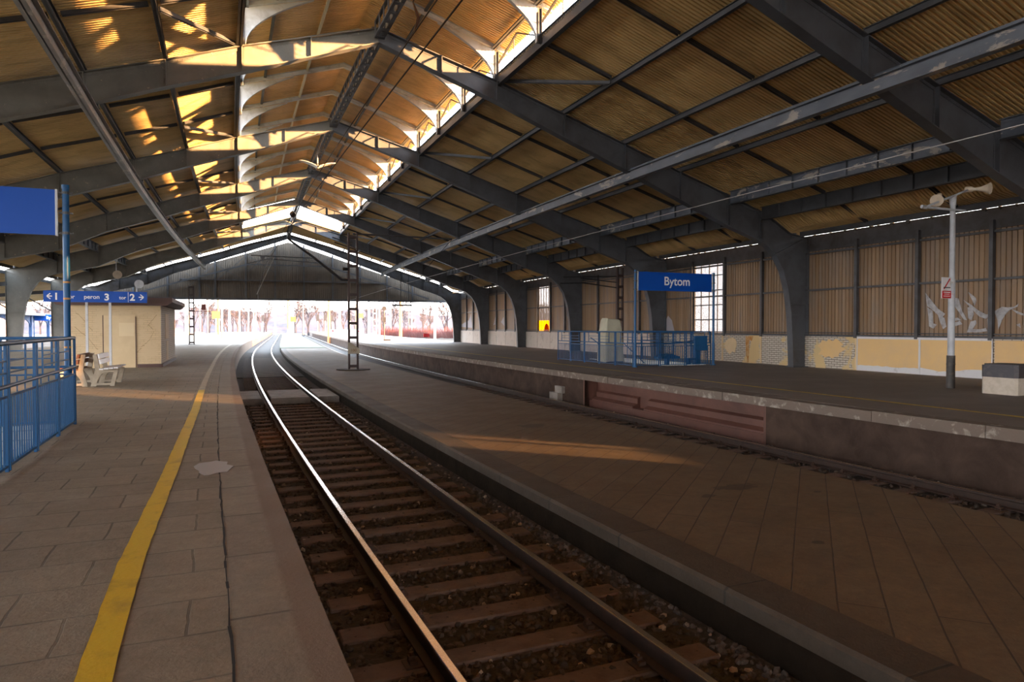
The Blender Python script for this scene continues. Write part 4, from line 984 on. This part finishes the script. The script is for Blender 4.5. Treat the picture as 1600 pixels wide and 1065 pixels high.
bk = empty('concrete_bin', 17.55, 10.4, -1.63, 'square concrete bin with dark top at the right edge of the photo', 'bin')
def octo(x, s, r, c): return [(x-r, s-r+c), (x-r+c, s-r), (x+r-c, s-r), (x+r, s-r+c), (x+r, s+r-c), (x+r-c, s+r), (x-r+c, s+r), (x-r, s+r-c)]
m_ = MB(); m_.prism(octo(17.6, 10.45, .42, .06), -1.63, -1.22, 'z'); m_.build('lower_body', plain('bin_concrete', (.50, .44, .36), .8, 0, (.40, .34, .27), 5, (.4, .7)), bk)
m_ = MB(); m_.prism(octo(17.6, 10.45, .43, .07), -1.22, -.93, 'z'); m_.prism(octo(17.6, 10.45, .40, .08), -.93, -.90, 'z'); m_.build('dark_top', M['black'] if False else plain('bin_dark_top', (.035, .032, .04), .5, 0, (.07, .06, .06), 6, (.5, .7)), bk)
# ------------------------------------------------------------------ lattice masts, cantilever, wires
def lattice(name, x, s, zf, zt, wd, label, mat='mast', rung=.72, extra=True):
    root = empty(name, x, s, zf, label, 'mast', 'lattice catenary masts')
    for e in (-1, 1):
        c = MB(); xx = x+e*wd/2; t = wd*.22
        c.box(xx-t/2, xx+t/2, s-.09, s+.09, zf, zt, 1); c.build('mast_leg', M[mat], root)
    z = zf+.12
    while z < zt:
        c = MB(); c.box(x-wd/2, x+wd/2, s-.1, s-.085, z, z+.13); c.box(x-wd/2, x+wd/2, s+.085, s+.1, z, z+.13); c.build('batten', M[mat], root); z += rung
    c = MB(); c.box(x-wd/2-.1, x+wd/2+.1, s-.2, s+.2, zf, zf+.04); c.build('base_plate', M[mat], root)
    return root
mm = lattice('catenary_mast', 5.9, 34.9, -2.16, 4.72, .42, 'dark lattice mast standing on the low middle platform')
m_ = MB(); m_.prism([(5.63, -1.35), (6.2, -1.35), (6.2, -1.1), (5.72, -.78), (5.63, -.78)], 34.76, 34.79, 's'); NB = m_.build('number_plate', plain('mast_plate', (.42, .36, .27), .7), mm)
pt = text('number', '100', .2, 5.78, 34.755, -1.24, M['crack'], NB)
fd = MB(); fd.prism([(5.2+.7*math.cos(t)*1.2+.7, 34.9+.8*math.sin(t)) for t in [i*math.pi/10 for i in range(20)]], -2.16, -2.13, 'z'); fd.build('footing', plain('dark_soil', (.04, .026, .018), .95), mm)
m_ = MB(); m_.tube([(5.9, 34.9, 4.68), (11.1, 34.9, 4.66)], .045, 8); m_.tube([(5.9, 34.9, 4.2), (4.9, 34.9, 4.45)], .03, 8); m_.tube([(9.6, 34.9, 2.95), (11.1, 34.9, 4.66)], .015, 6); m_.build('top_arm', M['steel_dark'], mm)
m_ = MB(); m_.tube([(5.7, 34.9, 2.36), (5.35, 34.9, 2.36), (5.07, 34.9, 2.57), (3.9, 34.9, 3.5), (2.8, 34.9, 4.28)], [.06, .06, .06, .06, .05], 8); m_.tube([(5.7, 34.9, 2.9), (5.4, 34.9, 2.9)], .08, 8); m_.build('cantilever_tube', M['black'], mm, True)
m_ = MB(); m_.tube([(4.1, 34.9, 3.38), (1.1, 34.9, 3.42)], .025, 6); m_.tube([(4.3, 34.9, 3.15), (1.9, 34.9, 3.28), (.9, 34.9, 3.0)], .02, 6); m_.prism([(1.5, 3.42), (1.75, 3.42), (1.64, 3.1)], 34.86, 34.94, 's'); m_.build('steady_arm', M['steel_dark'], mm)
m_ = MB(); m_.tube([(2.15, 34.9, 3.35), (1.35, 34.6, 1.55)], .022, 6); m_.build('pale_rod', M['wire_pale'], mm)
ml = lattice('catenary_mast', -4.05, 68.2, -1.6, 3.75, .38, 'lattice mast with a signal box at the far left platform end')
m_ = MB(); m_.box(-3.2, -2.86, 68.0, 68.3, 1.55, 2.05); m_.box(-3.85, -2.5, 68.15, 68.2, 1.4, 1.46); m_.build('signal_box', plain('faded_red_box', (.30, .10, .10), .6), ml)
mr_ = lattice('catenary_mast', 20.6, 33.6, -1.63, 3.35, .34, 'dark lattice mast against the right wall behind the covered machine', 'mast', .62)
m_ = MB(); m_.tube([(20.5, 33.6, 2.85), (17.2, 33.9, 2.75)], .03, 6); m_.tube([(20.5, 33.6, 2.2), (18.4, 33.8, 2.45), (17.0, 33.9, 2.4)], .03, 6); m_.tube([(20.5, 33.6, 2.5), (18.2, 33.8, 2.72)], .025, 6); m_.build('cantilever_tube', M['black'], mr_)
def wire(name, pts, r, label, mat='wire'):
    mb = MB(); mb.tube(pts, r, 5); return mb.build(name, M[mat], None, False, label, 'wire')
def seq(f, a, b, n): return [f(a+(b-a)*i/n) for i in range(n+1)]
wire('overhead_wire', seq(lambda s: (1.93-.0045*max(0, s-6), s, 3.0-max(0, s-30)*.0135), -3, 78, 24), .010, 'black contact wire hanging above the left track')
cw = empty('catenary_wire', 2.3, 20, 4.0, 'upper overhead wire with an insulator above the left track', 'wire')
mb = MB(); mb.tube(seq(lambda s: (2.42-.006*max(0, s-6), s, 4.02+.0004*(s-30)**2*.3), -3, 72.0, 24), .010, 5); mb.build('cable', M['wire'], cw)
sI = 25.6; zI = 4.02+.0004*(sI-30)**2*.3; xI = 2.42-.006*(sI-6)
mb = MB(); mb.tube([(xI, sI-.35, zI), (xI, sI-.22, zI), (xI, sI, zI), (xI, sI+.22, zI), (xI, sI+.35, zI)], [.02, .06, .12, .06, .02], 10); mb.build('insulator', M['ins'], cw, True)
for s in (9.3,): 
    mb = MB(); z2 = 4.02+.0004*(s-30)**2*.3; mb.tube([(2.42-.006*(s-6), s, z2), (2.45, s, z2+.2), (2.42-.006*(s-6), s+.1, z2+.45), (4.2, s+.3, 8.6)], [.012, .028, .012, .008], 6); mb.build('hanger', M['ins'], cw)
wire('guy_wire', seq(lambda s: (9.8, s, 2.72-.004*max(0, s-10)), 4, 84, 12), .009, 'pale overhead wire above the right track', 'wire_pale')
# lamp with two wings hung from the ridge girder
for s, lab, z0 in ((36.2, 'two-winged pale lamp hung below the ridge, nearer of two', 8.12), (57.5, 'two-winged pale lamp hung below the ridge, farther of two', 8.2)):
    lm = empty('winged_lamp', 4.35, s, z0, lab, 'lamp', 'winged lamps below the ridge')
    m_ = MB(); m_.tube([(4.35, s, z0), (4.35, s, 8.77)], .03, 6); m_.build('rod', M['steel_pale'], lm)
    for d in (-1, 1):
        vs = []; fs = []; n = 8
        for k in range(n+1):
            t = k/n; x = 4.35+d*(.04+.85*t); zz = z0+.02+.30*t**.7-.1*max(0, t-.7); wd_ = .28*(1-.6*t**3)
            vs += [(x, s-wd_, zz), (x, s+wd_, zz), (x, s+wd_, zz+.02), (x, s-wd_, zz+.02)]
        for k in range(n):
            for q in range(4): fs.append((4*k+q, 4*k+(q+1) % 4, 4*k+4+(q+1) % 4, 4*k+4+q))
        fs += [(3, 2, 1, 0), (4*n, 4*n+1, 4*n+2, 4*n+3)]
        m_ = MB(); m_.add(vs, fs); m_.build('wing', M['wing_and_lit_purlin'], lm, True)
# horn loudspeakers on the left
hs = empty('loudspeaker', -3.5, 33.2, 1.15, 'round horn loudspeaker on a short pole above the cream hut', 'loudspeaker')
m_ = MB(); m_.tube([(-3.5, 33.2, 1.15), (-3.5, 33.2, 2.0)], .035, 8); m_.build('pole', M['grey_post'], hs)
m_ = MB(); horn(m_, (-3.5, 33.45, 1.85), (.25, -1, -.05), .35, .18); m_.build('horn', M['galv'], hs, True)
hs = empty('loudspeaker', -7.0, 50.7, 3.5, 'round horn loudspeaker hung under a left roof frame', 'loudspeaker')
m_ = MB(); m_.tube([(-7.0, 50.85, 3.55), (-7.0, 50.97, 4.42)], .03, 8); m_.build('bracket', M['galv'], hs)
m_ = MB(); horn(m_, (-7.0, 51.0, 3.42), (.3, -1, -.05), .4, .27); m_.build('horn', M['horn'], hs, True)

# ------------------------------------------------------------------ eaves battens in the right light slit
eb = MB(); random.seed(14); s = -10.0
while s < 70: eb.box(WX-.1, WX-.02, s, s+random.choice([.03, .05, .12]), 3.6, 3.80); s += random.uniform(.25, 1.1)
eb.build('eaves_batten', M['steel_dark'], wall)
# ------------------------------------------------------------------ side canopy beyond the left columns and what stands outside
sc_ = empty('side_canopy', -16, 20, 2.4, 'low tan canopy roof outside the left columns', 'canopy', kind='structure')
corrugated([(-13.1, 3.3), (-16, 2.75), (-19.0, 2.25)], 30, 75, .3, .02, 4).build('canopy_sheet', M['roof'], sc_, smooth=True)
m_ = MB(); m_.box(-19.1, -18.9, 30, 75, 2.0, 2.3, 8); m_.box(-13.2, -13.05, -10, 72, 3.3, 3.5, 12); m_.build('canopy_edge', M['steel'], sc_)
for s in (41.09, 50.99, 60.88): m_ = MB(); m_.bar((-13, s, 2.7), (-19, s, 2.1), .1, .25); m_.bar((-13.05, s, 1.2), (-15.2, s, 2.6), .06, .08); m_.build('canopy_arm', M['steel'], sc_)
# outside: island platform with blue arched canopy, far building
MB().box(-48, -22, 30, 260, -3.0, -1.75, 12).build('platform_floor_outer', M['asphalt'], None, False, 'pale island platform outside on the left', 'platform', None, 'structure')
bc = empty('blue_canopy', -26, 75, -1.75, 'blue steel canopy with arched openings outside on the left', 'canopy')
m_ = MB(); m_.box(-30, -23.2, 55, 115, 1.35, 1.6, 8); m_.build('canopy_roof', M['canopy_roof'], bc)
for k in range(9):
    s = 58+k*6.5; m_ = MB(); m_.box(-25.2, -24.9, s-.15, s+.15, -1.75, 1.3)
    A = [(s+.15+3.1*(1-math.cos(t)), .1+1.0*math.sin(t)) for t in [i*math.pi/2/6 for i in range(7)]]
    m_.build('canopy_post', M['blue_canopy'], bc)
    if k < 8:
        ar_ = [(s+3.25+3.1*math.cos(t), -.05+1.05*math.sin(t)) for t in [math.pi*i/14 for i in range(15)]]
        vs = [(-25.1, a, b) for a, b in ar_]+[(-25.1, a, 1.34) for a, b in ar_]+[(-25.0, a, b) for a, b in ar_]+[(-25.0, a, 1.34) for a, b in ar_]
        m_ = MB(); n = 15; m_.add(vs, [(i, i+1, n+i+1, n+i) for i in range(n-1)]+[(2*n+i, 3*n+i, 3*n+i+1, 2*n+i+1) for i in range(n-1)]+[(i, 2*n+i, 2*n+i+1, i+1) for i in range(n-1)]); m_.build('arch_panel', M['blue_canopy'], bc)
ob = board('station_sign', -24.4, -20.6, 96, .75, 1.5, (-24.4, -20.6), -1.75, 1.6, 'small distant blue name sign outside beyond the left columns')
text('lettering', 'Bytom', .52, -23.1, 95.95, .95, M['white_text'], PLATE, width=1.3)
bd = empty('station_building', -60, 120, -2.6, 'pale brick station building outside on the far left', 'building')
m_ = MB(); m_.box(-66, -50, 105, 175, -3.0, 7.5); m_.build('building_wall', M['pale_brick'], bd)
m_ = MB(); m_.prism([(-67, 7.5), (-49, 7.5), (-58, 10.5)], 104, 176, 's'); m_.build('building_roof', M['iron'], bd)
for k in range(10):
    for z in (-1, 2.6): m_ = MB(); m_.box(-50, -49.9, 109+k*6.4, 110.8+k*6.4, z, z+2.2); m_.build('window', M['canopy_roof'], bd)
# posts along the outer end of the left platform
random.seed(41)
for k, (x, s) in enumerate(((-4.2, 118), (-4.3, 146), (-4.3, 182), (-4.4, 214), (-4.6, 238))):
    r = empty('lamp_post', x, s, -1.6, 'white lamp post on the outer left platform, %s from the hall' % ORD[k], 'lamp post', 'white lamp posts outside')
    m_ = MB(); m_.tube([(x, s, -1.6), (x, s, 6.5)], [.16, .11], 8); m_.build('pole', M['white_post'], r, True)
    m_ = MB(); m_.tube([(x, s, 6.4), (x+1.2, s, 6.8)], .05, 6); m_.box(x+.8, x+1.6, s-.15, s+.15, 6.75, 6.9); m_.build('lamp_head', M['white_post'], r)
def post(name, x, s, z0, z1, r, mat, label, cat, board_=None, bmat=None, bz=None):
    e = empty(name, x, s, z0, label, cat); m_ = MB(); m_.tube([(x, s, z0), (x, s, z1)], r, 8); m_.build('pole', M[mat], e, True)
    if board_: m_ = MB(); m_.box(x-board_[0]/2, x+board_[0]/2, s-.16, s-.1, bz, bz+board_[1]); m_.build('board', M[bmat], e)
    return e
post('yellow_sign', -5.1, 105.6, -1.6, 1.9, .07, 'white_post', 'yellow square sign on a white post on the outer left platform', 'sign', (1.0, 1.0), 'yellow_sign', 1.2)
post('marker_post', -4.3, 105.3, -1.6, -.45, .06, 'black', 'short black marker post on the outer left platform', 'post')
post('yellow_sign', 5.3, 104.2, -2.12, 4.6, .15, 'galv', 'small yellow sign on a grey mast between the outer tracks', 'sign', (.75, .75), 'yellow_sign', .75)
op = post('signal_post', 4.8, 127, -2.12, 4.8, .19, 'orange_post', 'orange and white mast between the outer tracks', 'post'); m_ = MB(); m_.tube([(4.8, 127, -2.12), (4.8, 127, -.4)], .2, 8); m_.build('white_foot', M['white_post'], op)
lattice('catenary_mast', 15.3, 90.0, -1.63, 3.2, .45, 'grey lattice mast on the outer right platform', 'galv', .8)
bp = post('signal_post', 15.3, 81.2, -1.63, 2.2, .06, 'black', 'thin black post with box and round head on the outer right platform', 'post', (.35, .6), 'black', .55); m_ = MB(); m_.tube([(15.3, 81.0, 2.2), (15.3, 81.4, 2.2)], .26, 14); m_.build('round_head', M['black'], bp); m_ = MB(); m_.box(15.2, 16.0, 80.9, 81.5, -1.63, -1.45); m_.build('foot', M['black'], bp)
post('yellow_sign', 17.5, 128, -1.63, 2.6, .06, 'galv', 'yellow sign on a thin post behind the middle mast', 'sign', (.75, .85), 'yellow_sign', 1.65)
post('red_sign', 18.6, 72.9, -1.63, -1.05, .02, 'black', 'small red sign board on the right platform at the far opening', 'sign', (.66, .36), 'red', -1.08)
hb = empty('display_frame', 13.9, 62.0, 2.0, 'dark display frame hanging at the far opening', 'display'); m_ = MB(); m_.box(13.2, 14.9, 61.9, 62.1, 1.9, 2.05); m_.build('display_bar', M['black'], hb)
m_ = MB()
for x in (13.4, 13.8, 14.4, 14.8): m_.box(x-.03, x+.03, 61.97, 62.03, 2.05, 2.35)
m_.box(13.2, 14.9, 61.97, 62.03, 2.32, 2.38); m_.tube([(13.9, 62, 2.35), (13.9, 62, 5.3)], .03, 6); m_.tube([(14.6, 62, 2.35), (14.6, 62, 5.2)], .03, 6); m_.build('hanger', M['black'], hb)
# white barrier with red marks
ba = empty('barrier', 17.2, 162, -1.63, 'white and red barrier across the outer right platform', 'barrier'); m_ = MB(); m_.bar((14.2, 168, -1.1), (20.6, 153.5, -1.1), .3, 1.0); m_.build('barrier_panel', M['white_paint'], ba)
m_ = MB()
for k in range(4): t = .12+k*.25; m_.bar((14.1+6.4*t, 167.7-14.5*t, -.95), (14.1+6.4*(t+.03), 167.7-14.5*(t+.03), -.95), .35, .3)
m_.build('red_mark', M['red'], ba)
# more masts, gantries and signals in the haze
random.seed(77)
spots = [(11.2, 118), (14.6, 140), (21.5, 150), (23.5, 120), (27, 175), (33, 196), (36, 150), (39, 196), (8.5, 175), (-8.5, 150), (-11, 190), (-14, 130), (-17, 175), (1.5, 215), (6, 240), (44, 230), (-22, 210)]
for k, (x, s) in enumerate(spots):
    r = empty('catenary_post', x, s, -2.6, 'hazy catenary post among the outer tracks, number %d from the hall by distance' % (sorted(q[1] for q in spots).index(s)+1), 'mast', 'hazy catenary posts outside')
    m_ = MB(); m_.tube([(x, s, -3.0), (x, s, 6.8)], [.3, .2], 6); m_.build('pole', M[random.choice(['steel_pale', 'galv', 'orange_post', 'steel'])], r, True)
    d = random.choice((-1, 1)); m_ = MB(); m_.tube([(x, s, 5.6), (x+d*3.4, s, 6.0)], .05, 5); m_.tube([(x, s, 4.4), (x+d*3.0, s, 5.9)], .04, 5); m_.tube([(x+d*3.2, s, 6), (x+d*3.2, s, 4.3)], .03, 5); m_.tube([(x+d*1.2, s, 4.3), (x+d*3.4, s, 4.4)], .03, 5); m_.build('cantilever', M['steel'], r)
for k, (x, s) in enumerate(((-1.6, 205), (12.4, 185), (13.9, 178), (16.8, 196), (19.5, 172))):
    r = empty('signal', x, s, -2.6, 'railway signal on a red and white post, %s of five from the left' % ORD[k], 'signal', 'far railway signals')
    m_ = MB(); m_.tube([(x, s, -3), (x, s, 1.6)], .12, 6); m_.build('pole', M['white_post'], r, True); m_ = MB(); m_.box(x-.35, x+.35, s-.2, s+.2, 1.5, 3.2); m_.build('signal_head', M['black'], r)
def gantry(s, x0, x1, z, label):
    r = empty('gantry', (x0+x1)/2, s, -3, label, 'gantry', 'overhead gantries'); m_ = MB()
    for zz in (z, z+.7): m_.bar((x0, s, zz), (x1, s, zz), .12, .12)
    n = int((x1-x0)/1.2)
    for i in range(n): a = x0+(x1-x0)*i/n; b = x0+(x1-x0)*(i+1)/n; m_.bar((a, s, z if i % 2 else z+.7), (b, s, z+.7 if i % 2 else z), .07, .07)
    m_.build('girder', M['steel'], r); m_ = MB(); m_.tube([(x0, s, -3), (x0, s, z+.7)], .2, 6); m_.build('leg', M['steel'], r); m_ = MB(); m_.tube([(x1, s, -3), (x1, s, z+.7)], .2, 6); m_.build('leg', M['steel'], r)
    for x in (x0+(x1-x0)*.25, x0+(x1-x0)*.5, x0+(x1-x0)*.75): m_ = MB(); m_.tube([(x, s, z), (x, s, z-2.2)], .06, 5); m_.build('dropper', M['steel'], r)
gantry(165, -12, 14, 6.2, 'nearest overhead gantry across the outer tracks'); gantry(225, -20, 26, 6.8, 'farthest overhead gantry across the outer tracks')
for k, (x, z) in enumerate(((30, 5.4), (27, 5.8), (-9, 5.6), (12, 5.5), (20, 6.2))): wire('outer_wire', [(x, 76, z), (x*.9+2, 260, z)], .03, 'thin overhead wire outside, %s of five' % ORD[k])
for k, x in enumerate((25.3, 26.8)):
    wire('outer_rail', [(x, 74, -2.62), (x, 260, -2.62)], .06, 'pale rail of the outer track right of the hall, %s of two' % ['left', 'right'][k], 'wire_pale')['category'] = 'rail'
# bare trees and reddish bushes
def tree_mesh(seed, h):
    random.seed(seed); mb = MB()
    def grow(p, d, L, r, depth):
        q = p+d*L; mb.tube([p, q], [max(r, .022), max(r*.65, .02)], 3, False)
        if depth == 0: return
        for _ in range(random.choice((2, 3, 3))):
            nd = (d+Vector((random.uniform(-.65, .65), random.uniform(-.65, .65), random.uniform(-.1, .45)))).normalized(); grow(p+d*L*random.uniform(.5, 1), nd, L*random.uniform(.6, .82), r*.58, depth-1)
    grow(Vector((0, 0, 0)), Vector((0, 0, 1)), h*.28, h*.022, 6)
    me = bpy.data.meshes.new('bare_tree'); me.from_pydata([Vector(v) for v in mb.v], [], mb.f); me.materials.append(M['bark']); return me
TM = [tree_mesh(k+3, 10) for k in range(5)]
random.seed(5); TS = []
for k in range(90):
    TS.append((random.uniform(-70, 100), random.uniform(190, 320)))
for k in range(12): TS.append((random.uniform(42, 75), random.uniform(140, 200)))
TS.sort(key=lambda p: p[1])
for k, (x, s) in enumerate(TS):
    o = bpy.data.objects.new('bare_tree', TM[k % 5]); scene.collection.objects.link(o); o.location = H(x, s, -3.05); sc = random.uniform(1.0, 1.75); o.scale = (sc, sc, sc); o.rotation_euler = (0, 0, random.uniform(0, 6))
    tag(o, 'bare winter tree in the haze beyond the outer tracks', 'tree', 'bare trees beyond the tracks')
def bush_mesh(seed):
    random.seed(seed); mb = MB()
    for _ in range(170):
        a = random.uniform(0, 6.28); r = random.uniform(0, 1.6); p = Vector((math.cos(a)*r, math.sin(a)*r, 0)); d = Vector((math.cos(a)*.4+random.uniform(-.3, .3), math.sin(a)*.4+random.uniform(-.3, .3), 1)).normalized(); mb.tube([p, p+d*random.uniform(1.2, 2.7)], [.04, .012], 3, False)
    me = bpy.data.meshes.new('red_bush'); me.from_pydata([Vector(v) for v in mb.v], [], mb.f); me.materials.append(M['bush']); return me
BM_ = [bush_mesh(k) for k in range(3)]
for k in range(34):
    o = bpy.data.objects.new('shrub', BM_[k % 3]); scene.collection.objects.link(o); o.location = H(30+k*1.15+random.uniform(-.8, .8), 195-k*1.2+random.uniform(-6, 6), -3.05); sc = random.uniform(.9, 1.4); o.scale = (sc, sc, sc)
    tag(o, 'reddish leafless shrub in the hedge right of the outer tracks', 'shrub', 'reddish shrubs')
# winter haze lying over the tracks outside
hz = MB(); hz.box(-150, 170, 78, 420, -3.0, 30)
hm = bpy.data.materials.new('winter_haze'); hm.use_nodes = True; t = hm.node_tree; t.nodes.remove(t.nodes['Principled BSDF'])
vs_ = N(t, 'ShaderNodeVolumeScatter'); vs_.inputs['Color'].default_value = (.86, .88, 1, 1); vs_.inputs['Density'].default_value = .00014; t.links.new(vs_.outputs[0], t.nodes['Material Output'].inputs['Volume'])
ho = hz.build('outside_haze', hm, None, False, 'pale winter haze over the tracks outside', 'haze', None, 'stuff')

hl = MB(); random.seed(50); P = [(-150+i*7, 380+random.uniform(-2, 2), 8.5+1.8*math.sin(i*.5)+random.uniform(-.8, .8)) for i in range(46)]
vs = []
for x, s, z in P: vs += [(x, s-40, -3), (x, s, z), (x, s+30, -3)]
fs = []
for i in range(45): fs += [(3*i, 3*i+3, 3*i+4, 3*i+1), (3*i+1, 3*i+4, 3*i+5, 3*i+2)]
hl.add(vs, fs); hl.build('hills', plain('winter_woodland', (.07, .055, .06), .95, 0, (.04, .03, .035), .15, (.4, .6)), None, False, 'low wooded rise far beyond the tracks in the haze', 'hill', None, 'structure')
